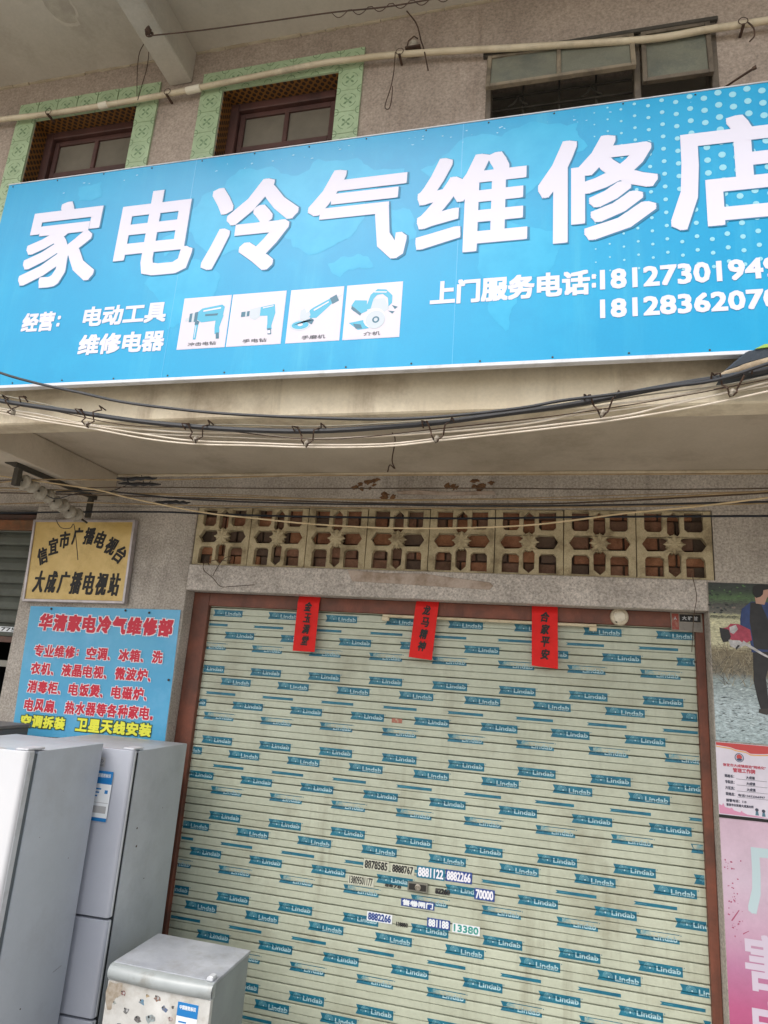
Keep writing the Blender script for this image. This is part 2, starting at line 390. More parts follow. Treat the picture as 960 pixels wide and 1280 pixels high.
# projecting upper floor: front beam, cross beam, soffit, upper wall
bpart('front_beam', MB().box((-9, D2, 3.18), (6, D2 + .135, 3.72)), M_fascia, .008)
bpart('beam_ledge', MB().box((-9, D2 - .014, 3.40), (6, D2, 3.412)).box((-9, D2 - .03, 3.60), (6, D2 - .001, 3.72)), M_fascia, .003)
bpart('cross_beam', MB().box((-3.52, D2 + .136, 3.182), (-3.285, D - .001, 3.391)), M_soffit, .008)
bpart('soffit', MB().box((-9, D2 + .13, 3.392), (6, D + .2, 3.5)), M_soffit)
bpart('soffit_moulding', MB().box((-3.28, D - .022, 3.372), (6, D - .002, 3.391)), M_fascia, .004)
up = MB()
Z0, Z1 = 3.721, 5.54
HOLES = [(-3.145, -2.41, 5.225), (-1.85, -1.14, 5.225), (-.33, .757, 5.152)]
x = -9
for a, b, zt in HOLES:
    up.box((x, D2 + .004, Z0), (a, D2 + .22, Z1)); up.box((a, D2 + .004, zt), (b, D2 + .22, Z1)); up.box((a, D2 + .004, Z0), (b, D2 + .22, 4.25)); x = b
up.box((x, D2 + .004, Z0), (6, D2 + .22, Z1))
bpart('upper_wall', up, M_up)
bpart('upper_room_shade', MB().box((-3.6, D2 + .9, 3.8), (1.4, D2 + .92, 5.53)), M_int)  # dark sheet behind the upper windows, painted as the room's shade
bpart('ceiling_slab', MB().box((-9, 1.75, 5.541), (6, 6.3, 5.70)), M_ceil)
bpart('ceiling_beam', MB().box((-2.218, 1.752, 5.325), (-2.07, D2 + .003, 5.54)), M_ceil, .006)
mb = MB()                                # ragged whitewash seam where ceiling meets wall
for x0, x1 in ((-9, -2.219), (-2.069, 6)):
    x = x0
    while x < x1:
        dx = min(random.uniform(.05, .16), x1 - x); hgt = random.uniform(.004, .013)
        mb.box((x, D2 - random.uniform(.006, .012), 5.54 - hgt), (x + dx * .96, D2 + .003, 5.5405)); x += dx
tag(bpart('whitewash_seam', mb, mat('whitewash', '#b9ad97', .9, var='#a1947d', scale=9)), kind='stuff')

st = MB()
sp_ = blob([(-2.80, 2.215), (-2.80, 2.32), (-2.73, 2.46), (-2.66, 2.465), (-2.62, 2.36), (-2.60, 2.23)], 3, .03, 9)
cx_, cy_ = -2.70, 2.33
n_ = len(sp_); v_ = []
for q_, zz_ in ((1, 5.5392), (.86, 5.5392)): v_ += [(cx_ + (a_ - cx_) * q_, cy_ + (b_ - cy_) * q_, zz_) for a_, b_ in sp_]
st.add(v_, [(i, (i + 1) % n_, (i + 1) % n_ + n_, i + n_) for i in range(n_)], 0).add(v_[n_:], [tuple(range(n_))], 1)
bpart('water_stain', st, [mat('dried water edge', '#beb7a9', .85, var='#b2aa9c', scale=14), mat('grey mould', '#b0a899', .88, var='#9f978a', scale=16, fine=.08)])

# green tiled surrounds, each tile a part
def tile_mesh():
    mb = MB().box((-.0695, -.004, -.0695), (.0695, .008, .0695))
    y = -.0046
    for k in range(4):
        a = math.pi / 4 + k * math.pi / 2; c, s_ = math.cos(a), math.sin(a)
        P = [(.006, 0), (.020, -.007), (.031, -.003), (.031, .003), (.020, .007)]
        mb.poly([(px * c - pz * s_, px * s_ + pz * c) for px, pz in P], y, 1)
        cx, cz = .0695 * (1 if c > 0 else -1), .0695 * (1 if s_ > 0 else -1)
        a0 = {(1, 1): 180, (-1, 1): 270, (-1, -1): 0, (1, -1): 90}[(1 if c > 0 else -1, 1 if s_ > 0 else -1)]
        mb.ring((cx * .99, cz * .99), .018, .0225, y, 6, 1, a0, a0 + 90)
        mb.ring((0, 0), .044, .0475, y, 8, 1, math.degrees(a) - 30, math.degrees(a) + 30)
    mb.ring((0, 0), .004, .008, y, 8, 1)
    return mb.mesh('tile', [M_tile, M_tilep])
tm = tile_mesh()
def put_tile(x, z):
    o = link('tile', tm); o.matrix_world = Matrix.Translation((x, D2 - .004 + random.uniform(-.001, .001), z)) @ Matrix.Rotation(random.choice((0, 1, 2, 3)) * math.pi / 2 + random.uniform(-.01, .01), 4, 'Y')
    padopt(o, B)
for xa, xb in ((-3.287, -2.275), (-1.992, -1.005)):
    n = 7; st = (xb - xa) / n
    for k in range(n): put_tile(xa + st * (k + .5), 5.293)
    for k in range(6):
        put_tile(xa + .070, 5.293 - .1412 * (k + 1)); put_tile(xb - .070, 5.293 - .1412 * (k + 1))

def lattice_mat():
    m = bpy.data.materials.new('orange lattice mosaic'); m.use_nodes = True; N = m.node_tree.nodes; L = m.node_tree.links; b = N['Principled BSDF']
    b.inputs['Roughness'].default_value = .5
    g_ = N.new('ShaderNodeNewGeometry'); s_ = N.new('ShaderNodeSeparateXYZ'); L.new(g_.outputs['Position'], s_.inputs[0])
    def M(op, a, b_=None, v=None):
        n = N.new('ShaderNodeMath'); n.operation = op
        for i, q in ((0, a), (1, b_ if b_ is not None else v)):
            if q is None: continue
            if isinstance(q, (int, float)): n.inputs[i].default_value = q
            else: L.new(q, n.inputs[i])
        return n.outputs[0]
    u = M('ADD', s_.outputs['X'], s_.outputs['Z']); v = s_.outputs['Y']
    p = M('ABSOLUTE', M('SINE', M('MULTIPLY', M('ADD', u, v), 75.0))); q = M('ABSOLUTE', M('SINE', M('MULTIPLY', M('SUBTRACT', u, v), 75.0)))
    f = M('GREATER_THAN', M('MULTIPLY', p, q), .42)
    x = N.new('ShaderNodeMix'); x.data_type = 'RGBA'; L.new(f, x.inputs[0]); x.inputs[6].default_value = hx('#7a5222'); x.inputs[7].default_value = hx('#2c1c14')
    L.new(x.outputs[2], b.inputs['Base Color']); return m
M_lat = lattice_mat()

def wood_window(a, b, lab):
    """deep mosaic reveal, dark red frame, two sashes with dull glass; the lower half stands behind the signboard"""
    zt, zb = 5.225, 4.25
    w_ = bpart('window', MB().box((a, D2 + .10, zb), (a + .055, D2 + .18, zt)).box((b - .055, D2 + .10, zb), (b, D2 + .18, zt))
        .box((a + .055, D2 + .10, zt - .05), (b - .055, D2 + .18, zt)).box((a + .055, D2 + .10, 4.62), (b - .055, D2 + .18, 4.68)).box((a + .055, D2 + .10, zb), (b - .055, D2 + .18, zb + .06)), M_wood, .004)
    w_['label'] = lab
    bpart('window_reveal', MB().box((a, D2 + .006, zb), (a + .004, D2 + .099, zt - .004)).box((b - .004, D2 + .006, zb), (b, D2 + .099, zt - .004)).box((a, D2 + .006, zt - .004), (b, D2 + .099, zt)), M_lat)
    xa, xb = a + .058, b - .058; mid = (xa + xb) / 2 - .0
    for (z0, z1) in ((4.90, zt - .055), (4.34, 4.61)):
        s = MB()
        s.box((xa, D2 + .125, z0), (xa + .032, D2 + .155, z1)).box((xb - .032, D2 + .125, z0), (xb, D2 + .155, z1)).box((xa + .032, D2 + .125, z1 - .03), (xb - .032, D2 + .155, z1)).box((xa + .032, D2 + .125, z0), (xb - .032, D2 + .155, z0 + .036)).box((mid - .014, D2 + .125, z0 + .036), (mid + .014, D2 + .155, z1 - .03))
        o = s.build('sash', M_wood, None, .003); o.parent = w_
        for (u, v) in ((xa + .033, mid - .015), (mid + .015, xb - .033)):
            p = MB().box((u, D2 + .138, z0 + .037), (v, D2 + .143, z1 - .031)).build('pane', M_pane); p.parent = w_
wood_window(-3.145, -2.41, 'left green tiled window')
wood_window(-1.85, -1.14, 'right green tiled window')

# steel window on the right, with its top-hung sashes pushed out
a, b, zt = -.33, .757, 5.152
wf = MB()
for q in ((a, a + .028, 4.25, zt), (b - .03, b, 4.25, zt), (.385, .415, 4.25, zt)): wf.box((q[0], D2 - .006, q[2]), (q[1], D2 + .05, q[3]))
wf.box((a + .028, D2 - .006, zt - .025), (b - .03, D2 + .05, zt)); wf.box((a + .028, D2 - .006, 4.25), (b - .03, D2 + .05, 4.28))
win3 = bpart('window', wf, M_steelf, .003); win3['label'] = 'wide steel framed window'
sbm = MB()
for z in (5.03, 4.95, 4.87, 4.79, 4.71): sbm.box((a + .03, D2 + .06, z), (.384, D2 + .068, z + .008))
for x in (-.15, .03, .21): sbm.box((x, D2 + .069, 4.3), (x + .009, D2 + .077, zt - .03))
for x in (-.17, .19):
    sbm.tube([(x - .05, D2 + .055, 4.88), (x - .02, D2 + .055, 4.9), (x, D2 + .055, 4.94), (x + .02, D2 + .055, 4.9), (x + .05, D2 + .055, 4.88)], .005)
bars = sbm.build('security_bars', M_iron); bars.parent = win3
bpart('window_head', MB().box((a - .02, D2 - .02, zt), (b + .01, D2 + .02, zt + .022)), M_iron, .003)
def hung_sash(x0, x1, h, ang, lab, fr, mull=True):
    piv = Vector((0, D2 - .012, zt - .01))
    R_ = Matrix.Translation(piv) @ Matrix.Rotation(math.radians(-ang), 4, 'X')
    s = MB().box((x0, -.012, -h), (x0 + .022, .012, 0)).box((x1 - .022, -.012, -h), (x1, .012, 0)).box((x0 + .022, -.012, -.02), (x1 - .022, .012, 0)).box((x0 + .022, -.012, -h), (x1 - .022, .012, -h + .022))
    m_ = (x0 + x1) / 2
    if mull: s.box((m_ - .01, -.012, -h + .022), (m_ + .01, .012, -.02))
    me = s.mesh('sash', fr, .002); me.transform(R_); o = link('sash', me, win3); o['label'] = lab
    for u, v in (((x0 + .023, m_ - .011), (m_ + .011, x1 - .023)) if mull else ((x0 + .023, x1 - .023),)):
        me = MB().box((u, -.003, -h + .023), (v, .003, -.021)).mesh('pane', M_pane2); me.transform(R_); p = link('pane', me, win3)
hung_sash(a + .005, .386, .265, 13, 'open top hung sash', mat('pale worn sash frame', '#8b7e69', .6, var='#6f6453', scale=9, stains='#4f4538', sscale=9))
hung_sash(.418, b - .028, .325, 4, 'nearly closed side sash', M_steelf, False)

# ------------------------------------------------------------ the shop's roller shutter in its red brown frame
fr = MB().box((-2.555, D + .12, -.3), (-2.425, D + .20, 2.509)).box((.878, D + .12, -.3), (.9305, D + .20, 2.509)).box((-2.425, D + .12, 2.415), (.878, D + .20, 2.509))
bpart('shutter_frame', fr, M_rustp, .004)
for s_, pts in ((0, [(-1.66, 2.462), (-1.60, 2.467), (-1.58, 2.455)]), (0, [(-.53, 2.455), (-.45, 2.468), (-.40, 2.452)])): pass
PITCH = .0964; SH0 = -.292; NS = 29; YS = D + .165
PROF = [(0.0, .030), (.0038, .028), (.0042, -.0045), (.010, -.0060), (.0435, -.0062), (.0445, .0060), (.0474, .0060), (.0484, -.0055), (.085, -.0052), (.0925, -.0040), (.0936, .012), (.0964, .030)]
def prof(z):
    z %= PITCH
    for (a_, ya), (b_, yb) in zip(PROF, PROF[1:]):
        if a_ <= z <= b_: return ya + (yb - ya) * (z - a_) / (b_ - a_)
    return 0
shut = bpart('roller_shutter', MB().box((-2.50, YS + .05, -.292), (.90, YS + .056, 2.414)), M_slat)
shut['label'] = 'pale green slatted roller shutter'
def slat_mesh(x0, x1, m, P=PROF, nx=8):
    v = []; f = []; n = len(P)
    for i in range(nx + 1):
        x_ = x0 + (x1 - x0) * i / nx; wob = random.uniform(-.0003, .0003) if 0 < i < nx else 0
        for z, y in P: v.append((x_, y + wob, z))
    for i in range(nx):
        for k in range(n - 1): f.append((i * n + k, (i + 1) * n + k, (i + 1) * n + k + 1, i * n + k + 1))
    return MB().add(v, f).mesh('slat', m)
sm = [slat_mesh(-2.43, .884, M_slat) for _ in range(3)]
for k in range(NS):
    o = link('slat', sm[k % 3]); o.location = (0, YS, SH0 + k * PITCH); o.parent = shut

# printed protective film: teal flags repeating on a diagonal lattice, following the slat profile
def flag_mesh(zc, h, kind):
    """label centred at world height zc; cut at the slat's folds and pushed onto its profile"""
    W = .233; mb = MB()
    mb.poly([(0, -h / 2), (W, -h / 2), (W, h / 2), (0, h / 2), (.012, 0)], 0, 0)
    if kind != 'thin':
        cx, cz = .062, -.0015
        for r0, r1 in ((.0195, .0215), (.014, .016), (.009, .011)):
            mb.ring((cx, cz), r0, r1, -.0004, 14, 1, -30, 210)
            mb.ring((cx - .004, cz), r0 + .006, r1 + .0065, -.0004, 8, 1, 100, 190)
        mb.disc((cx, cz - .001), .005, -.0004, 8, 2)
        mb.disc((W + .008, h / 2 - .004), .003, 0, 6, 0)
        text(mb, 'Lindab', (.096, -.0125 if kind != 'low' else -.017, W - .010, .0135 if kind != 'low' else .011), -.0004, .0010, 2)
    else:
        mb.box((.02, -.0004, -.0006), (.07, -.0002, .0006), 1) if h > .012 else None
    me = mb.mesh('film_label', [M_teal, M_film, M_ftxt])
    bm = bmesh.new(); bm.from_mesh(me)
    zb = zc - h
    while zb < zc + h:
        base = SH0 + math.floor((zb - SH0) / PITCH) * PITCH
        for z, _ in PROF:
            bmesh.ops.bisect_plane(bm, geom=bm.verts[:] + bm.edges[:] + bm.faces[:], plane_co=(0, 0, base + z - zc), plane_no=(0, 0, 1), dist=1e-6)
        zb += PITCH
    for v in bm.verts: v.co.y += min(prof(zc + v.co.z - SH0), .003) - .0013
    bm.to_mesh(me); bm.free(); return me
ROWS = [(.131, 1.966, .050, 'full'), (-.090, 1.886, .048, 'low'), (-.197, 1.800, .017, 'thin'), (.022, 1.729, .049, 'full'), (-.190, 1.644, .048, 'low')]
nlab = 0
for x0, zc, h, kind in ROWS:
    me0 = flag_mesh(zc, h, kind)
    for per in range(-1, 5):
        z = zc - per * .482
        if z > 2.385 or z < -.27: continue
        xs0 = x0 + per * .126
        for k in range(-12, 8):
            xx = xs0 + k * .4365
            if xx < -2.66 or xx > .86: continue
            if xx < -2.42 or xx + .24 > .874:          # cut by the guide rail
                me = me0.copy(); bm = bmesh.new(); bm.from_mesh(me)
                if xx < -2.42: bmesh.ops.bisect_plane(bm, geom=bm.verts[:] + bm.edges[:] + bm.faces[:], plane_co=(-2.42 - xx, 0, 0), plane_no=(-1, 0, 0), clear_outer=True)
                else: bmesh.ops.bisect_plane(bm, geom=bm.verts[:] + bm.edges[:] + bm.faces[:], plane_co=(.874 - xx, 0, 0), plane_no=(1, 0, 0), clear_outer=True)
                bm.to_mesh(me); bm.free()
                if not me.polygons: continue
            else: me = me0
            # the print repeats every five slats, so one mesh per row fits the fold pattern
            o = link('film_label', me); o.location = (xx, YS, z + (zc - z - per * 5 * PITCH) * 1.0); o.parent = shut; nlab += 1
lk = MB().box((-.83, YS - .026, .728), (-.705, YS - .004, .778), 0).box((-.822, YS - .0275, .735), (-.713, YS - .026, .771), 1).lathe((-.765, YS - .0275, .753), (0, -1, 0), [(0, .019), (.004, .019), (.006, .012), (.003, .010), (.003, .004), (.006, .003)], 18, 2)
lkk = lk.build('lock', [mat('lock plate steel', '#84837a', .4, metal=.6), mat('lock dark face', '#25231f', .5), mat('lock brass', '#a79e90', .35, metal=.7)], shut, .001)

# left neighbouring shutter, half raised
YL = D + .13
lf = MB().box((-6.09, YL - .03, 2.955), (-3.981, YL + .06, 3.04))
bpart('shutter_beam', lf, mat('rusted orange beam', '#7a5a40', .8, var='#5d432f', scale=6, stains='#9a5a34', sscale=4, sfac=.8, bump=.4), .005)
ls = bpart('old_roller_shutter', MB().box((-6.09, YL + .008, 2.055), (-3.99, YL + .03, 2.10)).box((-6.09, YL + .03, 2.10), (-3.99, YL + .034, 3.1)), mat('rusty bottom rail', '#6b4a40', .7, var='#54443c', scale=9), .004)
P2 = [(0, .012), (.004, -.012), (.02, -.016), (.06, -.012), (.09, .0), (.105, .010)]
sl2 = slat_mesh(-6.09, -3.985, M_oldsh, P2, 4)
for k in range(9):
    o = link('slat', sl2); o.location = (0, YL + .02, 2.10 + k * .105); o.parent = ls
bpart('side_post', MB().box((-4.06, YL + .04, -.3), (-3.981, YL + .12, 2.05)), mat('grey painted post', '#6c6a63', .7, var='#595750', scale=6), .004)
bpart('inner_rail', MB().box((-6.09, YL + .10, 1.865), (-4.07, YL + .13, 1.915)), mat('grey metal bar', '#8d8a80', .5), .003)
bpart('inner_room', MB().add([(-6.2, D + .3, -.3), (-3.9, D + .3, -.3), (-3.9, 7.5, -.3), (-6.2, 7.5, -.3), (-6.2, D + .3, 3.2), (-3.9, D + .3, 3.2), (-3.9, 7.5, 3.2), (-6.2, 7.5, 3.2)], [(3, 2, 6, 7), (0, 3, 7, 4), (2, 1, 5, 6), (4, 7, 6, 5), (0, 1, 2, 3)]), M_int)  # room shell coloured near black so the opening reads as shade
st_ = MB().box((-4.45, YL + .002, 2.135), (-4.02, YL + .004, 2.175), 0); text(st_, '138027755', (-4.44, 2.14, -4.03, 2.17), YL + .0015, .001, 1)
st_.v = [(x, y - .004, z) for x, y, z in st_.v]
tag(st_.build('sticker', [M_lwhite, M_ink]), 'white phone number strip on the old raised shutter at the left', 'sticker')

# ------------------------------------------------------------ big blue shop sign
YP = 2.632
def sign_mat():
    m = mat('blue sign print', '#0097c6', .36, var='#018fbf', scale=1.2, spec=.35, warp=.10, streaks='#40aacb', stains='#15a0cc', sscale=2.2, sfac=.5, fine=.02, fscale=90)
    return m
M_sign = sign_mat(); M_map = mat('pale blue map print', '#22a5cf', .36, var='#0d9cc9', scale=9, spec=.35); M_dot = mat('halftone print', '#8cc6d6', .34, spec=.25)
sg = thing('shop_sign', 'long blue banner signboard with seven big white characters, power tool pictures and phone numbers', 'signboard', loc=(-.9, YP, 3.34))
def spart(name, mb, m, bevel=0):
    o = mb.build(name, m, None, bevel); return padopt(o, sg)
# slightly slack vinyl sheet
nx, nz = 60, 16; v = []; f = []
X0, X1, ZB, ZT = -3.09, 1.27, 3.352, 4.64
for j in range(nz + 1):
    for i in range(nx + 1):
        u = i / nx; t = j / nz; e = min(1, min(u, 1 - u) * 18) * min(1, min(t, 1 - t) * 8)
        v.append((X0 + (X1 - X0) * u, YP + (.00006 * math.sin(u * 38 + t * 3) + .00006 * math.sin(u * 13 - t * 9)) * e, ZB + (ZT - ZB) * t))
for j in range(nz):
    for i in range(nx): f.append((j * (nx + 1) + i, j * (nx + 1) + i + 1, (j + 1) * (nx + 1) + i + 1, (j + 1) * (nx + 1) + i))
spart('sign_face', MB().add(v, f), M_sign)
spart('sign_box', MB().box((X0, YP + .004, ZB), (X1, YP + .045, ZT)), mat('sign back steel', '#8b8d90', .5, metal=.4))
spart('sign_edge', MB().box((X0 - .004, YP - .006, ZB - .018), (X1 + .004, YP + .03, ZB - .0005)), M_trim, .002)
spart('sign_edge', MB().box((X0 - .004, YP - .004, ZT + .0005), (X1 + .004, YP + .03, ZT + .006)), M_trim, .001)
spart('sign_frame', MB().box((-2.9, YP + .046, ZB + .02), (-2.86, D2 - .032, ZT - .05)).box((-1.1, YP + .046, ZB + .02), (-1.06, D2 - .032, ZT - .05)).box((1.0, YP + .046, ZB + .02), (1.04, D2 - .032, ZT - .05)), M_iron)
yl = YP - .0004
for q in (-1.868, -.421): spart('sheet_seam', MB().box((q, yl - .0004, ZB + .001), (q + .003, yl + .0004, ZT - .001)), mat('seam sheen', '#3aa6d4', .3))
for k in range(15):
    for zz in (ZB + .012, ZT - .012):
        spart('screw', MB().lathe((X0 + .03 + k * .307, YP - .0006, zz + (k % 3 - 1) * .002), (0, -1, 0), [(0, .0045), (.002, .004), (.0028, .002)], 8), M_iron)
# printed world map
mb = MB()
MAP = [[(-2.02, 4.00), (-1.78, 4.02), (-1.62, 3.9), (-1.66, 3.78), (-1.78, 3.66), (-1.88, 3.62), (-1.95, 3.76), (-2.06, 3.9)],
       [(-1.75, 4.08), (-1.45, 4.05), (-1.3, 4.1), (-1.12, 3.98), (-.95, 4.05), (-.88, 4.3), (-.7, 4.42), (-.95, 4.52), (-1.3, 4.46), (-1.6, 4.54), (-1.8, 4.4), (-1.92, 4.2)],
       [(-1.05, 3.92), (-.9, 3.96), (-.82, 3.88), (-.98, 3.84)], [(-2.0, 4.15), (-1.9, 4.2), (-1.88, 4.08), (-1.97, 4.05)],
       [(-.62, 4.4), (-.4, 4.56), (-.1, 4.6), (.12, 4.56), (.16, 4.42), (0, 4.3), (-.12, 4.18), (-.2, 4.08), (-.3, 4.12), (-.36, 4.24), (-.5, 4.28)],
       [(-.3, 4.0), (-.12, 4.03), (.08, 3.95), (.02, 3.84), (-.08, 3.76), (-.16, 3.62), (-.19, 3.5), (-.24, 3.56), (-.25, 3.74), (-.32, 3.88)],
       [(-2.6, 4.56), (-2.45, 4.58), (-2.43, 4.48), (-2.58, 4.46)], [(-.78, 4.2), (-.66, 4.18), (-.62, 4.02), (-.72, 3.98)]]
for i, p in enumerate(MAP): mb.poly(blob(p, 3, .03, i + 3), yl - .0002 - i * .00001)
spart('printed_map', mb, M_map)
# halftone dots
mb = MB(); kx = 0
x = .19
while x < 1.26:
    fx = min(1, max(0, (x - .17) / .55))
    for j in range(-1, 14):
        z = 4.60 - j * .066 + (.02 if kx % 2 else 0)
        if z > 4.625 or z < 3.7: continue
        fz = min(1, max(0, (z - 3.66) / .5))
        r = .0035 + .0125 * fx * (.35 + .65 * fz)
        mb.disc((x, z), r * .95, yl - .0006, 10, 0, r)
        if fx > .2 and z - .033 > 3.7: pass
    x += .0585; kx += 1
tag(spart('halftone_dots', mb, M_dot), kind='stuff')
# seven big characters, each with its printed shadow
CH = [('家', -2.868, 3.925, -2.382, 4.470), ('电', -2.275, 3.942, -1.805, 4.470), ('冷', -1.742, 3.915, -1.235, 4.460), ('气', -1.185, 3.915, -.665, 4.458), ('维', -.625, 3.915, -.105, 4.450), ('修', -.060, 3.918, .455, 4.466), ('店', .500, 3.928, 1.030, 4.485)]
for c, xa, za, xb, zb in CH:
    o = spart('character', text(MB(), c, (xa, za, xb, zb), yl - .0018, .0135, dense=24), M_char); 
    s2 = text(MB(), c, (xa + .001, za - .006, xb + .011, zb + .001), yl - .0010, .0150, dense=24).build('character_shadow', M_shadow); s2.parent = o; 
    s2.matrix_parent_inverse = Matrix.Identity(4); s2.matrix_local = Matrix.Identity(4)
    o['label'] = 'big white character ' + c
for s, bx, bd in (('经营', (-2.775, 3.658, -2.570, 3.775), .0045), (':', (-2.552, 3.68, -2.532, 3.745), .004), ('电动工具', (-2.390, 3.666, -1.897, 3.784), .0045), ('维修电器', (-2.385, 3.502, -1.882, 3.620), .0045),
                  ('上门服务电话', (-.535, 3.652, .165, 3.775), .0050), (':', (.172, 3.682, .190, 3.75), .005), ('18127301949', (.206, 3.670, .905, 3.768), .0040), ('18128362070', (.205, 3.533, .897, 3.624), .0040)):
    spart('text_line', text(MB(), s, bx, yl - .0014, bd), M_char)
# four picture cards
def card(x0, x1, z0, z1, cap, draw):
    mb = MB().box((x0, yl - .0012, z0), (x1, yl, z1), 0)
    mb.box((x0 - .003, yl - .0008, z0 - .003), (x1 + .003, yl - .0002, z1 + .003), 4)
    w_, h_ = x1 - x0, z1 - z0
    def P(pts, mi, dy=0): mb.poly([(x0 + a_ * w_, z0 + b_ * h_) for a_, b_ in pts], yl - .0016 - dy, mi)
    def Dd(cx, cz, r, mi, dy=0, rz=None): mb.disc((x0 + cx * w_, z0 + cz * h_), r * w_, yl - .0016 - dy, 18, mi, (rz or r) * w_)
    draw(P, Dd)
    text(mb, cap, (x0 + w_ * (.52 - .075 * len(cap)), z0 + .012, x0 + w_ * (.52 + .075 * len(cap)), z0 + .032), yl - .0026, .0002, 3)
    o = spart('printed_picture', mb, [M_card, mat('tool cyan', '#2f9fc0', .4), mat('tool dark teal', '#1e5f78', .4), mat('caption grey', '#4a4f58', .5), M_char, mat('tool grey', '#b2bcc6', .4)]); return o
def hammer_drill(P, Dd):
    P([(.34, .72), (.42, .78), (.84, .83), (.90, .78), (.88, .58), (.78, .52), (.44, .50), (.34, .56)], 1)
    P([(.74, .56), (.90, .62), (.84, .38), (.86, .28), (.76, .25), (.74, .38)], 1, .0001)
    P([(.08, .60), (.30, .66), (.30, .56), (.08, .54)], 5); P([(.16, .69), (.34, .72), (.34, .52), (.16, .52)], 2, .0001); P([(.22, .70), (.27, .71), (.27, .52), (.22, .52)], 5, .0002)
    P([(.30, .56), (.40, .52), (.38, .46), (.30, .46)], 2, .0003); P([(.31, .46), (.38, .46), (.37, .17), (.31, .17)], 1, .0002); P([(.33, .44), (.345, .44), (.34, .2), (.33, .2)], 4, .0004)
    P([(.78, .28), (.85, .28), (.87, .16), (.80, .16)], 2, .0002); P([(.45, .74), (.82, .78), (.82, .75), (.45, .71)], 4, .0004); P([(.5, .66), (.78, .66), (.76, .62), (.5, .62)], 2, .0004)
def hand_drill(P, Dd):
    P([(.56, .72), (.82, .76), (.85, .58), (.76, .54), (.56, .55)], 1); P([(.70, .58), (.85, .60), (.80, .34), (.82, .28), (.72, .28), (.72, .4)], 1, .0001)
    P([(.36, .69), (.56, .73), (.56, .53), (.48, .47), (.38, .52)], 5, .0002); P([(.20, .65), (.36, .66), (.36, .56), (.20, .55)], 2, .0001); P([(.28, .66), (.31, .66), (.31, .55), (.28, .55)], 5, .0003)
    P([(.73, .30), (.80, .30), (.82, .18), (.75, .18)], 2, .0002); P([(.60, .71), (.80, .74), (.80, .72), (.60, .69)], 4, .0004); P([(.74, .26), (.79, .26), (.8, .2), (.75, .2)], 4, .0005)
def grinder(P, Dd):
    P([(.34, .56), (.46, .64), (.78, .80), (.84, .72), (.54, .44), (.42, .44)], 1); P([(.76, .80), (.88, .86), (.94, .74), (.82, .68)], 2, .0001); P([(.90, .82), (1.0, .86), (1.0, .84), (.91, .78)], 5, .0001)
    P([(.22, .60), (.36, .66), (.42, .50), (.36, .40), (.22, .44)], 5, .0002); Dd(.24, .32, .20, 5, .0003, .11); Dd(.24, .32, .165, 1, .0004, .08); Dd(.24, .33, .05, 4, .0005, .03)
    P([(.10, .32), (.44, .44), (.50, .40), (.46, .32), (.30, .40)], 2, .0006); P([(.47, .60), (.74, .74), (.75, .72), (.48, .57)], 4, .0006); P([(.30, .64), (.36, .67), (.40, .58), (.34, .55)], 4, .0006)
def saw(P, Dd):
    P([(.10, .62), (.16, .72), (.38, .70), (.40, .50), (.30, .46), (.14, .52)], 1); P([(.11, .62), (.30, .46), (.28, .42), (.10, .56)], 2, .0002)
    P([(.36, .52), (.44, .80), (.56, .90), (.72, .88), (.84, .76), (.84, .62), (.78, .56), (.76, .72), (.66, .80), (.56, .79), (.50, .72), (.46, .54)], 1, .0003)
    P([(.42, .60), (.50, .72), (.70, .72), (.80, .52), (.60, .4), (.40, .46)], 5, .0002); Dd(.54, .36, .20, 4, .0004); Dd(.56, .33, .175, 5, .0005); Dd(.57, .33, .065, 2, .0006); Dd(.57, .33, .035, 5, .0007)
    P([(.08, .30), (.36, .34), (.46, .18), (.26, .16)], 1, .0001); P([(.16, .28), (.30, .26), (.34, .18), (.22, .18)], 2, .0002); P([(.78, .48), (.9, .46), (.86, .42)], 2, .0004); P([(.84, .58), (.95, .54), (.9, .5)], 2, .0004); P([(.5, .86), (.74, .84), (.72, .82), (.5, .84)], 4, .0005)
card(-1.802, -1.545, 3.505, 3.786, '冲击电钻', hammer_drill); card(-1.532, -1.252, 3.505, 3.786, '手电钻', hand_drill)
card(-1.222, -.958, 3.505, 3.785, '手磨机', grinder); card(-.937, -.671, 3.505, 3.786, '介机', saw)
mb = MB()                                # scuffs of peeled vinyl along the top edge
rnd = random.Random(5)
for k in range(46):
    x = rnd.choice([rnd.uniform(-2.8, -1.0), rnd.uniform(-.7, -.2), rnd.uniform(-3.0, .9)]); z = 4.60 - abs(rnd.gauss(0, .035)); r = rnd.uniform(.002, .009)
    mb.poly([(x + r * rnd.uniform(.4, 1.5) * math.cos(t), z + r * rnd.uniform(.3, .8) * math.sin(t)) for t in (0, 1, 2, 3.1, 4.2, 5.2)], yl - .0007 - k * .000005)
spart('scuff_marks', mb, mat('scuffed vinyl', '#8fc4df', .6))

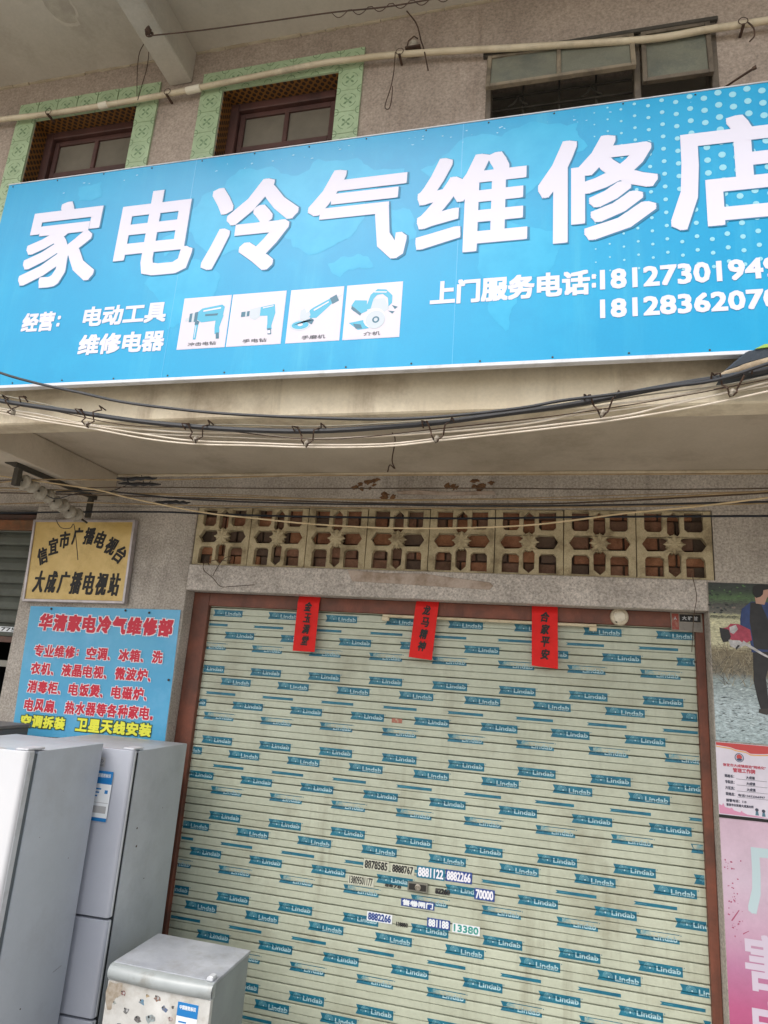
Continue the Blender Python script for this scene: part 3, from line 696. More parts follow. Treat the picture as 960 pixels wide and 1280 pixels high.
# ------------------------------------------------------------ yellow broadcasting sign and blue notice on the pilaster
ys = thing('wall_sign', 'yellow metal station sign with pale frame hung on the pilaster above the blue notice', 'sign', loc=(-3.48, D, 2.37))
c4 = [(-3.948, 3.008), (-3.905, 2.366), (-3.012, 2.383), (-3.034, 3.018)]
def q4(u, v_, c=c4):
    a_ = [c[1][i] + (c[2][i] - c[1][i]) * u for i in (0, 1)]; b_ = [c[0][i] + (c[3][i] - c[0][i]) * u for i in (0, 1)]
    return (a_[0] + (b_[0] - a_[0]) * v_, a_[1] + (b_[1] - a_[1]) * v_)
fm = MB()
i0, i1 = .022, .03
for P in ([(0, 0), (1, 0), (1 - i0, i1), (i0, i1)], [(1, 0), (1, 1), (1 - i0, 1 - i1), (1 - i0, i1)], [(1, 1), (0, 1), (i0, 1 - i1), (1 - i0, 1 - i1)], [(0, 1), (0, 0), (i0, i1), (i0, 1 - i1)]):
    fm.prism([q4(*p) for p in P], D - .055, D - .012)
padopt(fm.build('sign_frame', M_galv, None, .002), ys)
padopt(MB().prism([q4(i0, i1), q4(1 - i0, i1), q4(1 - i0, 1 - i1), q4(i0, 1 - i1)], D - .046, D - .014).build('sign_plate', M_gold), ys)
tb = MB()
for ch, px, pz, rt in (('信', -3.802, 2.722, .42), ('宜', -3.724, 2.800, .28), ('市', -3.628, 2.852, .16), ('广', -3.522, 2.882, .04), ('播', -3.415, 2.885, -.05), ('电', -3.315, 2.860, -.20), ('视', -3.208, 2.812, -.34), ('台', -3.118, 2.748, -.5)):
    text(tb, ch, (px - .047, pz - .068, px + .047, pz + .068), D - .0475, .0045, 0, .12, rt)
x = -3.838
for ch in '大成广播电视站':
    text(tb, ch, (x, 2.437, x + .098, 2.607), D - .0475, .006, 0, .10, -.01, boldz=.003); x += .1105
padopt(tb.build('lettering', M_ink), ys)

bn = thing('notice_board', 'sky blue notice with red and yellow lettering below the yellow sign', 'notice', loc=(-3.2, D, 1.46))
c5 = [(-3.856, 2.335), (-3.80, 1.395), (-2.548, 1.455), (-2.570, 2.362)]
mb = MB(); N_ = 8; v = []; f = []
for j in range(N_ + 1):
    for i in range(N_ + 1):
        px, pz = q4(i / N_, j / N_, c5); v.append((px, D - .010 + .002 * math.sin(i * 1.3 + j), pz))
for j in range(N_):
    for i in range(N_): f.append((j * 9 + i, j * 9 + i + 1, (j + 1) * 9 + i + 1, (j + 1) * 9 + i))
padopt(mb.add(v, f).build('sheet', mat('blue notice print', '#56a9cf', .4, var='#489fca', scale=2.5, coat=.1, stains='#71b4da', sscale=2, sfac=.7), None), bn)
padopt(MB().prism([q4(0, 0, c5), q4(1, 0, c5), q4(1, 1, c5), q4(0, 1, c5)], D - .007, D).build('backing', M_trim), bn)
tw = MB(); tr = MB(); tdk = MB(); ty = MB()
YN = D - .0145
def nline(s, x0, x1, z, h, bold, a=tw, b=tr, rise=0, big=.0085):
    n = len(s); w_ = (x1 - x0) / n; hp = h
    for i, ch in enumerate(s):
        if ch == ' ': continue
        zz = z + rise * (i / n)
        cw = w_ * .93
        if ch in '：': bx = (x0 + i * w_ + cw * .1, zz - h * .25, x0 + i * w_ + cw * .3, zz + h * .25); ch = ':'
        elif ch in '、': bx = (x0 + i * w_, zz - h * .5, x0 + i * w_ + cw * .28, zz - h * .2)
        elif ch == '。': bx = (x0 + i * w_, zz - h * .48, x0 + i * w_ + cw * .28, zz - h * .2)
        else: bx = (x0 + i * w_, zz - h / 2, x0 + i * w_ + cw, zz + h / 2)
        text(a, ch, (bx[0] - big, bx[1] - big, bx[2] + big, bx[3] + big), YN, bold + big, 0)
        text(b, ch, bx, YN - .0005, bold, 0)
nline('华清家电冷气维修部', -3.745, -2.600, 2.222, .128, .0065, rise=.010, big=.006)
nline('专业维修：空调、冰箱、洗', -3.742, -2.650, 2.010, .088, .0035, rise=.012, big=.0045)
nline('衣机、液晶电视、微波炉、', -3.740, -2.660, 1.880, .088, .0035, rise=.012, big=.0045)
nline('消毒柜、电饭煲、电磁炉、', -3.738, -2.670, 1.748, .088, .0035, rise=.014, big=.0045)
nline('电风扇、热水器等各种家电。', -3.735, -2.600, 1.618, .090, .0035, rise=.020, big=.0045)
nline('空调拆装', -3.740, -3.355, 1.506, .086, .004, tdk, ty, rise=.006, big=.006)
tdk2 = MB(); ty2 = MB(); nline('卫星天线安装', -3.270, -2.655, 1.516, .088, .004, tdk2, ty2, rise=.010, big=.006)
padopt(tw.build('letter_outline', M_white), bn); padopt(tr.build('lettering', M_notred), bn)
padopt(tdk.build('letter_outline', M_notdk), bn); padopt(ty.build('lettering', M_notyel), bn); padopt(tdk2.build('letter_outline', M_notdk), bn); padopt(ty2.build('lettering', M_notyel), bn)
for i, (px, pz) in enumerate(((-3.66, 2.322), (-3.02, 2.338), (-2.82, 2.33), (-2.585, 1.87))):
    padopt(MB().lathe((px, D - .014, pz), (0, -1, 0), [(0, .009), (.004, .008), (.006, .004)], 8).build('nail', M_iron), bn)

# ------------------------------------------------------------ things on the shutter frame
YF = D + .12
def strip(nm, x0, x1, z0, z1, chars, skew, lab, lift, ch_h):
    t = thing('paper_strip', lab, 'paper strip', 'red new year paper strips above the shutter', loc=((x0 + x1) / 2, YF, z1))
    n = 8; v = []; f = []
    for j in range(n + 1):
        q = j / n; dy = (-.003 if q == 0 else -.024) - lift * q * q; sx = skew * q
        for i in (0, 1, 2, 3):
            xx = x0 + (x1 - x0) * i / 3; v.append((xx + sx, YF + dy + .002 * math.sin(i * 2 + j * .9) * q, z1 + (z0 - z1) * q + (-.012 * i / 3 * q if skew else 0)))
    for j in range(n):
        for i in range(3): f.append((j * 4 + i, (j + 1) * 4 + i, (j + 1) * 4 + i + 1, j * 4 + i + 1))
    padopt(MB().add(v, f).build('paper', M_red), t)
    tb = MB(); H = z1 - z0
    for k, ch in enumerate(chars):
        q = (k + .95) / (len(chars) + .9); cx = (x0 + x1) / 2 + skew * q + .002; cz = z1 - H * q
        text(tb, ch, (cx - ch_h * .42, cz - ch_h / 2, cx + ch_h * .42, cz + ch_h / 2), YF - .0275 - lift * q * q, .0022, 0, .18, -.06)
    padopt(tb.build('brush_lettering', M_ink), t)
strip('a', -1.722, -1.560, 2.128, 2.512, '金玉满堂', 0, 'red paper strip reading 金玉满堂, leftmost of three on the shutter frame', .006, .066)
strip('b', -.868, -.712, 2.135, 2.525, '龙马精神', -.028, 'red paper strip reading 龙马精神, hanging askew in the middle', .012, .066)
strip('c', -.102, .060, 2.130, 2.515, '合家平安', .004, 'red paper strip reading 合家平安, hanging straight on the right', .006, .066)

t = thing('round_lamp', 'round cream plastic disc fixed on the red brown beam right of the paper strips', 'ceiling fitting', loc=(.437, YF, 2.465))
padopt(MB().lathe((.437, YF - .0005, 2.465), (0, -1, 0), [(0, .056), (.012, .056), (.020, .050), (.021, .040)], 28).build('rim', mat('cream plastic', '#c9bda6', .4, var='#b5a890', scale=20, stains='#6d6250', sscale=18, sfac=.5), None, .001, True), t)
padopt(MB().lathe((.437, YF - .0215, 2.465), (0, -1, 0), [(0, .038), (.006, .033), (.008, .018)], 24).build('cap', mat('cream plastic pale', '#d6cdb9', .35, stains='#9b8e77', sscale=25), None, 0, True), t)
padopt(MB().disc((.418, 2.430), .006, YF - .0225, 8).build('screw_hole', M_ink), t)

t = thing('metal_plate', 'small worn tin plate at the top right corner of the shutter', 'plate', loc=(.83, YF, 2.39))
padopt(MB().prism([(.742, 2.392), (.920, 2.392), (.918, 2.505), (.738, 2.508)], YF - .006, YF - .002).build('plate', mat('worn tin', '#948c80', .5, metal=.3, var='#7a7266', scale=20, stains='#5b4a3c', sscale=12)), t)
pb = MB().box((.745, YF - .0068, 2.402), (.785, YF - .0060, 2.500), 0).box((.790, YF - .0068, 2.452), (.910, YF - .0060, 2.497), 1).box((.790, YF - .0068, 2.400), (.910, YF - .0060, 2.446), 2)
text(pb, '大 旷 甘', (.805, 2.462, .895, 2.487), YF - .0072, .001, 3); text(pb, '人', (.757, 2.462, .773, 2.482), YF - .0072, .001, 3)
padopt(pb.build('print', [mat('dull red print', '#8a3a2c', .5, stains='#9a8470', sscale=40), M_ink, mat('scratched grey', '#7c766e', .5, stains='#5a534a', sscale=30), M_lgrey]), t)

t = tag(MB().box((-1.10, YF - .018, 2.392), (.30, YF - .001, 2.410)).box((-1.10, YF - .030, 2.366), (-1.05, YF - .001, 2.3915), 0).box((.255, YF - .030, 2.366), (.30, YF - .001, 2.3915), 0).build('cable_trunking', mat('cream trunking', '#cfc0a2', .5, var='#b9a988', scale=9, stains='#84745a', sscale=9), None, .003), 'thin cream trunking strip running under the red brown shutter beam', 'trunking')

# advertising number stickers stuck across the slats
YA = YS - .0095
def sticker(s, x0, x1, z, h, bg, fg, lab, tw_=0, bold=.0018, bgm=None):
    mb = MB().box((x0, YA, z - h / 2), (x1, YA + .0006, z + h / 2), 0) if bg else MB()
    n0 = len(mb.v)
    m_ = [bg or fg, fg]
    if s: text(mb, s, (x0 + .008, z - h * .40, x1 - .008, z + h * .40), YA - .0003, bold, 1)
    if tw_: mb.rot(tw_, ((x0 + x1) / 2, z))
    tag(mb.build('sticker', m_), lab, 'sticker', 'phone number stickers round the shutter lock')
M_nb = mat('number black', '#1b1a1d', .6, stains='#9a9a8a', sscale=60, sfac=.5); M_nbl = mat('number blue', '#1d3f86', .5, stains='#8899b5', sscale=60, sfac=.4)
M_ngr = mat('number green', '#2d8f86', .5, stains='#a9c4b5', sscale=50, sfac=.6); M_ncy = mat('number teal ground', '#1b7591', .5, var='#1a6784', scale=30)
M_pale = mat('pale torn sticker', '#c5c6b4', .6, stains='#a5a592', sscale=30)
sticker('8878585', -1.125, -.960, .838, .060, M_pale, M_nb, 'pale sticker with black 8878585, leftmost of the upper row of numbers')
sticker('8888767', -.945, -.795, .836, .056, M_pale, M_nb, 'half torn black number 8888767 next to 8878585')
sticker('8881122', -.780, -.605, .838, .066, M_ncy, M_white, 'teal sticker with white 8881122')
sticker('8882266', -.600, -.437, .840, .064, M_nbl, M_white, 'dark blue sticker with white 8882266')
sticker('13809501177', -1.218, -1.050, .738, .056, M_pale, M_nb, 'pale sticker with narrow black 13809501177 left of the lock', bold=.001)
sticker('82260', -.668, -.560, .745, .040, None, M_nb, 'loose black digits printed right of the lock', bold=.0025)
sticker('70000', -.420, -.298, .762, .062, M_nbl, M_white, 'blue sticker with white 70000, far right of the lock')
sticker('售卷闸门', -.868, -.660, .655, .042, M_nbl, M_lwhite, 'small blue lettered strip directly under the lock')
sticker('8882266', -1.080, -.918, .548, .052, M_lwhite, M_nbl, 'white sticker with blue 8882266 in the lower row')
sticker('138880', -.90, -.81, .53, .030, None, M_nb, 'worn black digits in the middle of the lower row', bold=.001)
sticker('881188', -.700, -.560, .566, .052, M_nbl, M_lwhite, 'blue sticker with white 881188 in the lower row')
sticker('13380', -.545, -.380, .560, .050, M_lwhite, M_ngr, 'white sticker with green number at the lower right')
sticker('8878', -.985, -.865, .735, .022, None, M_nb, 'faded black stroke marks just left of the lock', bold=.001)
sticker('', -1.00, -.93, 1.72, .028, mat('torn red sticker', '#a56a5a', .7, stains='#b9bb9c', sscale=60, sfac=1), M_nb, 'torn scrap of pinkish sticker high on the shutter')

# ------------------------------------------------------------ posters on the right wall
def grad_mat(name, stops, z0, z1, nscale=20, namp=.25, stretch=(1, 1, 3), rough=.4):
    m = bpy.data.materials.new(name); m.use_nodes = True; N = m.node_tree.nodes; L = m.node_tree.links; b_ = N['Principled BSDF']; b_.inputs['Roughness'].default_value = rough
    g_ = N.new('ShaderNodeNewGeometry'); s_ = N.new('ShaderNodeSeparateXYZ'); L.new(g_.outputs['Position'], s_.inputs[0])
    mp = N.new('ShaderNodeMapping'); mp.inputs['Scale'].default_value = stretch; L.new(g_.outputs['Position'], mp.inputs['Vector'])
    n = N.new('ShaderNodeTexNoise'); n.inputs['Scale'].default_value = nscale; n.inputs['Detail'].default_value = 8; n.inputs['Roughness'].default_value = .75; L.new(mp.outputs[0], n.inputs['Vector'])
    r = N.new('ShaderNodeMapRange'); r.inputs['From Min'].default_value = z0; r.inputs['From Max'].default_value = z1; L.new(s_.outputs['Z'], r.inputs['Value'])
    a_ = N.new('ShaderNodeMath'); a_.operation = 'MULTIPLY_ADD'; L.new(n.outputs['Fac'], a_.inputs[0]); a_.inputs[1].default_value = namp * .25; L.new(r.outputs[0], a_.inputs[2])
    sb = N.new('ShaderNodeMath'); sb.operation = 'SUBTRACT'; L.new(a_.outputs[0], sb.inputs[0]); sb.inputs[1].default_value = namp * .125
    cr = N.new('ShaderNodeValToRGB'); L.new(sb.outputs[0], cr.inputs[0]); e = cr.color_ramp.elements
    e[0].position, e[0].color = stops[0][0], hx(stops[0][1]); e[1].position, e[1].color = stops[-1][0], hx(stops[-1][1])
    for p, c in stops[1:-1]: q = e.new(p); q.color = hx(c)
    # mottling of the printed photograph
    ml = N.new('ShaderNodeMapRange'); ml.inputs['From Min'].default_value = .35; ml.inputs['From Max'].default_value = .65; ml.inputs['To Min'].default_value = 1 - namp * 1.6; ml.inputs['To Max'].default_value = 1 + namp * .9
    L.new(n.outputs['Fac'], ml.inputs['Value']); cc = N.new('ShaderNodeCombineColor')
    for i in range(3): L.new(ml.outputs[0], cc.inputs[i])
    x_ = N.new('ShaderNodeMix'); x_.data_type = 'RGBA'; x_.blend_type = 'MULTIPLY'; x_.inputs[0].default_value = 1; L.new(cr.outputs[0], x_.inputs[6]); L.new(cc.outputs[0], x_.inputs[7])
    L.new(x_.outputs[2], b_.inputs['Base Color']); return m
M_photo = grad_mat('field photo print', [(0, '#a5b6b8'), (.2, '#b4c3c6'), (.38, '#93a09e'), (.42, '#77705f'), (.56, '#85795e'), (.60, '#c3be9c'), (.76, '#cecba6'), (.775, '#3c4030'), (.79, '#c9c79c'), (.80, '#6b6a60'), (.86, '#4a4a42'), (.9, '#4d6a3c'), (.95, '#2f3a2a'), (1, '#262c26')], 1.775, 2.683, 34, .40, (1, 1, 2.6))
YW = D - .003
pp = thing('poster', 'photo poster of a man with brush cutter in a field', 'poster', loc=(1.25, D, 1.78))
padopt(MB().box((.937, YW - .002, 1.776), (1.62, YW + .002, 2.683)).build('photo_sheet', M_photo), pp)
mb = MB(); yq = YW - .0026
rnd = random.Random(11)
for k in range(150):                     # printed dry grass stalks
    x = rnd.uniform(.945, 1.3); z = rnd.uniform(2.08, 2.26); l = rnd.uniform(.03, .10); a_ = rnd.uniform(-.9, .9)
    mb.poly([(x, z), (x + .003, z), (x + .003 + l * math.sin(a_), z + l * math.cos(a_)), (x + .001 + l * math.sin(a_), z + l * math.cos(a_))], yq - k * .000004, k % 3)
for k in range(170):                     # straw and shade on the pale ground
    x = rnd.uniform(.945, 1.4); z = rnd.uniform(1.785, 2.10); l = rnd.uniform(.008, .045); t_ = rnd.uniform(.0012, .0035); s_ = rnd.uniform(-.4, .4)
    mb.poly([(x, z - t_ * .3), (x + l * .5, z + l * s_ * .5 - t_), (x + l, z + l * s_), (x + l * .45, z + l * s_ * .5 + t_)], yq - .0007 - k * .000004, 3 + k % 3)
for k in range(110):                     # leaves of the far hedge
    x = rnd.uniform(.94, 1.4); z = rnd.choice((rnd.uniform(2.60, 2.678), rnd.uniform(2.50, 2.56))); r = rnd.uniform(.003, .010)
    mb.poly([(x + r * rnd.uniform(.5, 1.6) * math.cos(t_), z + r * rnd.uniform(.4, .9) * math.sin(t_)) for t_ in (0, 1.2, 2.3, 3.4, 4.4, 5.4)], yq - .0007 - k * .000004, (6, 7, 8, 6)[k % 4] if z > 2.58 else (5, 8, 9)[k % 3])
tag(padopt(mb.build('printed_grass', [mat('print straw', '#9a8f74', .5), mat('print dark straw', '#4b4238', .5), mat('print mid straw', '#76694f', .5), mat('print pale ground', '#c9d6d8', .5), mat('print grey ground', '#6c7a7c', .5), mat('print dark ground', '#2f3736', .5), mat('print leaf', '#4c6e3a', .5), mat('print deep green', '#22301f', .5), mat('print black green', '#171d17', .5), mat('print bark', '#7b6d62', .5)]), pp), kind='stuff')
mb = MB(); y0 = YW - .0046
def Q(pts, mi, dy=0): mb.poly(pts, y0 - dy, mi)
# seen from behind, three quarter view: 0 skin 1 hair 2 blue shirt 3 black 4 red 5 white 6 dark grey
Q([(1.158, 2.30), (1.150, 2.12), (1.165, 2.02), (1.180, 1.955), (1.215, 1.955), (1.222, 2.0), (1.215, 2.14), (1.24, 2.22), (1.262, 2.10), (1.30, 2.0), (1.345, 2.0), (1.33, 2.14), (1.335, 2.30)], 3)
Q([(1.170, 1.965), (1.165, 1.945), (1.205, 1.935), (1.238, 1.950), (1.222, 1.972)], 6, .0002)
Q([(1.100, 2.47), (1.112, 2.53), (1.165, 2.575), (1.235, 2.58), (1.31, 2.55), (1.335, 2.48), (1.34, 2.30), (1.15, 2.28), (1.145, 2.36), (1.098, 2.40)], 2, .0002)
Q([(1.160, 2.57), (1.150, 2.46), (1.165, 2.30), (1.34, 2.30), (1.335, 2.42), (1.26, 2.44), (1.225, 2.54), (1.215, 2.575)], 3, .0004)
Q([(1.26, 2.45), (1.32, 2.47), (1.335, 2.42), (1.30, 2.34), (1.27, 2.35)], 0, .0006)
Q([(1.186, 2.60), (1.19, 2.565), (1.235, 2.56), (1.25, 2.60), (1.268, 2.625), (1.262, 2.585), (1.275, 2.62), (1.27, 2.66), (1.24, 2.665), (1.20, 2.64)], 0, .0006)
Q([(1.176, 2.625), (1.180, 2.665), (1.205, 2.680), (1.250, 2.680), (1.272, 2.662), (1.262, 2.652), (1.235, 2.646), (1.230, 2.62), (1.215, 2.605), (1.192, 2.598)], 1, .0008)
Q([(1.0, 2.41), (1.03, 2.42), (1.045, 2.44), (1.09, 2.44), (1.15, 2.41), (1.155, 2.35), (1.12, 2.33), (1.06, 2.34), (1.02, 2.36)], 4, .0008)
Q([(.985, 2.415), (1.035, 2.405), (1.045, 2.365), (1.03, 2.335), (1.0, 2.33), (.99, 2.36)], 3, .0010)
Q([(1.04, 2.42), (1.075, 2.435), (1.085, 2.41), (1.06, 2.38), (1.04, 2.39)], 5, .0011); Q([(1.03, 2.345), (1.09, 2.345), (1.12, 2.32), (1.07, 2.295), (1.04, 2.31)], 5, .0011)
Q([(1.10, 2.33), (1.20, 2.27), (1.26, 2.24), (1.26, 2.25), (1.20, 2.285), (1.11, 2.345)], 5, .0012); Q([(1.07, 2.29), (1.09, 2.315), (1.08, 2.32), (1.065, 2.30)], 3, .0013); Q([(1.255, 2.36), (1.30, 2.35), (1.29, 2.32), (1.25, 2.33)], 4, .0013)
padopt(mb.build('printed_figure', [mat('print skin', '#b8907c', .5), mat('print hair', '#15130f', .5), mat('print shirt blue', '#2c4274', .5, var='#22335e', scale=30), mat('print black', '#1c1b1b', .5, var='#2a2828', scale=25), mat('print red', '#b04458', .5, var='#933246', scale=40), mat('print white', '#c9c6c6', .5, var='#9d9c9c', scale=50), mat('print boot', '#37332f', .5)]), pp)

mp_ = thing('notice', 'small white notice with red header and round emblem below the field photo', 'notice', loc=(1.1, D, 1.385))
padopt(MB().box((.933, YW - .0015, 1.385), (1.285, YW + .001, 1.768), 0).build('sheet', mat('notice paper', '#d3ccd6', .5, var='#c8c2cd', scale=8)), mp_)
mb = MB(); y0 = YW - .0022
wave = [(.935 + .35 * i / 14, 1.757 - .004 * i / 14 - .018 * math.sin(i / 14 * 3.3) * (1 if i > 3 else .5) - (.012 if 6 < i < 12 else 0)) for i in range(15)]
mb.poly([(.935, 1.766), *[(x, z - .006) for x, z in wave], (1.285, 1.766)][::-1], y0, 0)
for i in range(14):
    (xa, za), (xb, zb) = wave[i], wave[i + 1]; mb.poly([(xa, za - .016), (xb, zb - .016), (xb, zb - .010), (xa, za - .010)], y0 - .0002, 1)
mb.disc((1.052, 1.692), .024, y0 - .0002, 20, 2); mb.disc((1.052, 1.692), .0205, y0 - .0004, 20, 3); mb.disc((1.052, 1.696), .014, y0 - .0006, 14, 0); mb.poly([(1.036, 1.684), (1.044, 1.676), (1.060, 1.676), (1.068, 1.684), (1.052, 1.690)], y0 - .0008, 2)
text(mb, '信宜市大成镇综治“网格化”', (.965, 1.640, 1.185, 1.657), y0 - .0003, .0006, 4)
text(mb, '管理工作牌', (1.015, 1.612, 1.130, 1.636), y0 - .0003, .0010, 4)
for i, s in enumerate(('网格长：', '专职员：', '片区员：', '联络员：')):
    z = 1.590 - i * .0315
    text(mb, s, (.972, z - .009, 1.020, z + .009), y0 - .0003, .0006, 5)
    mb.box((1.030, y0 - .0003, z - .0125), (1.185, y0, z - .0110), 5)
    if i == 3: text(mb, '电话13652366997', (1.035, z - .008, 1.17, z + .006), y0 - .0003, .0005, 5)
    else: text(mb, '大成镇', (1.080, z - .008, 1.125, z + .009), y0 - .0003, .0005, 5)
text(mb, '报警电话：110', (.972, 1.454, 1.075, 1.470), y0 - .0003, .0006, 5); text(mb, '信宜市公安局大成派出所', (.972, 1.432, 1.11, 1.447), y0 - .0003, .0006, 5)
mb.poly([(.935, 1.390), (1.20, 1.388), (1.12, 1.396), (1.075, 1.398), (1.052, 1.408), (1.05, 1.416), (1.04, 1.405), (1.01, 1.412), (1.0, 1.425), (.99, 1.42), (.965, 1.425), (.957, 1.445), (.95, 1.432), (.935, 1.438)], y0 - .0001, 6)
for (cx, cz) in ((1.125, 1.415), (1.158, 1.412), (1.195, 1.414), (1.225, 1.412)):   # plain cartoon smudges
    mb.disc((cx, cz + .012), .009, y0 - .0004, 10, 5); mb.poly([(cx - .006, cz + .004), (cx + .006, cz + .004), (cx + .009, cz - .016), (cx - .009, cz - .016)], y0 - .0003, 7)
padopt(mb.build('print', [mat('header red', '#b84442', .5), mat('header gold', '#d6a05a', .5), mat('emblem navy', '#3b4460', .5), mat('emblem pale', '#a9aab8', .5), mat('title red', '#b24a5a', .5), mat('small ink', '#3a3c4c', .5), mat('pink wash', '#c888a4', .5), mat('dull teal', '#4b7080', .5)]), mp_)

pk = thing('banner', 'pink banner fading to deep rose with large pale characters at the bottom right', 'banner', loc=(1.4, D, -.1))
M_pink = grad_mat('pink banner print', [(0, '#a04468'), (.28, '#a8557a'), (.42, '#ad7393'), (.56, '#b795a9'), (.75, '#bfabba'), (1, '#c0a6b5')], .10, 1.372, 6, .06, (1, 1, 1))
padopt(MB().box((.934, YW - .0015, -.1), (1.95, YW + .001, 1.368)).build('sheet', M_pink), pk)
padopt(MB().box((.932, YW - .006, 1.3695), (1.95, YW + .001, 1.384)).build('top_batten', M_ink), pk)
tb = MB(); text(tb, '厂', (1.052, .905, 1.33, 1.235), YW - .0022, .009); padopt(tb.build('lettering', mat('pale teal lettering', '#adc0c4', .45)), pk)
tb = MB(); text(tb, '害', (1.022, .545, 1.235, .812), YW - .0022, .006); text(tb, '电', (1.042, .25, 1.25, .505), YW - .0022, .006)
padopt(tb.build('lettering', mat('pale lilac lettering', '#c0b4c3', .45)), pk)
mb = MB(); rnd = random.Random(3)
for k in range(46):
    q = rnd.random(); x = .975 + .03 * rnd.gauss(0, .6) + (.03 * q if k > 20 else 0); z = 1.16 - .40 * rnd.random(); r = rnd.uniform(.002, .006)
    mb.poly([(x + r * rnd.uniform(.3, 1.4) * math.cos(t_), z + r * rnd.uniform(.3, 1.2) * math.sin(t_)) for t_ in (0, 1.1, 2.2, 3.3, 4.2, 5.3)], YW - .0019 - k * .000004)
mb.poly([(.965, .86), (1.005, .915), (1.01, .915), (.972, .858)], YW - .0025); mb.poly([(1.02, .80), (1.05, .82), (1.05, .823), (1.02, .806)], YW - .0025)
padopt(mb.build('peeled_spots', mat('peeled rose', '#9a4a66', .7)), pk)

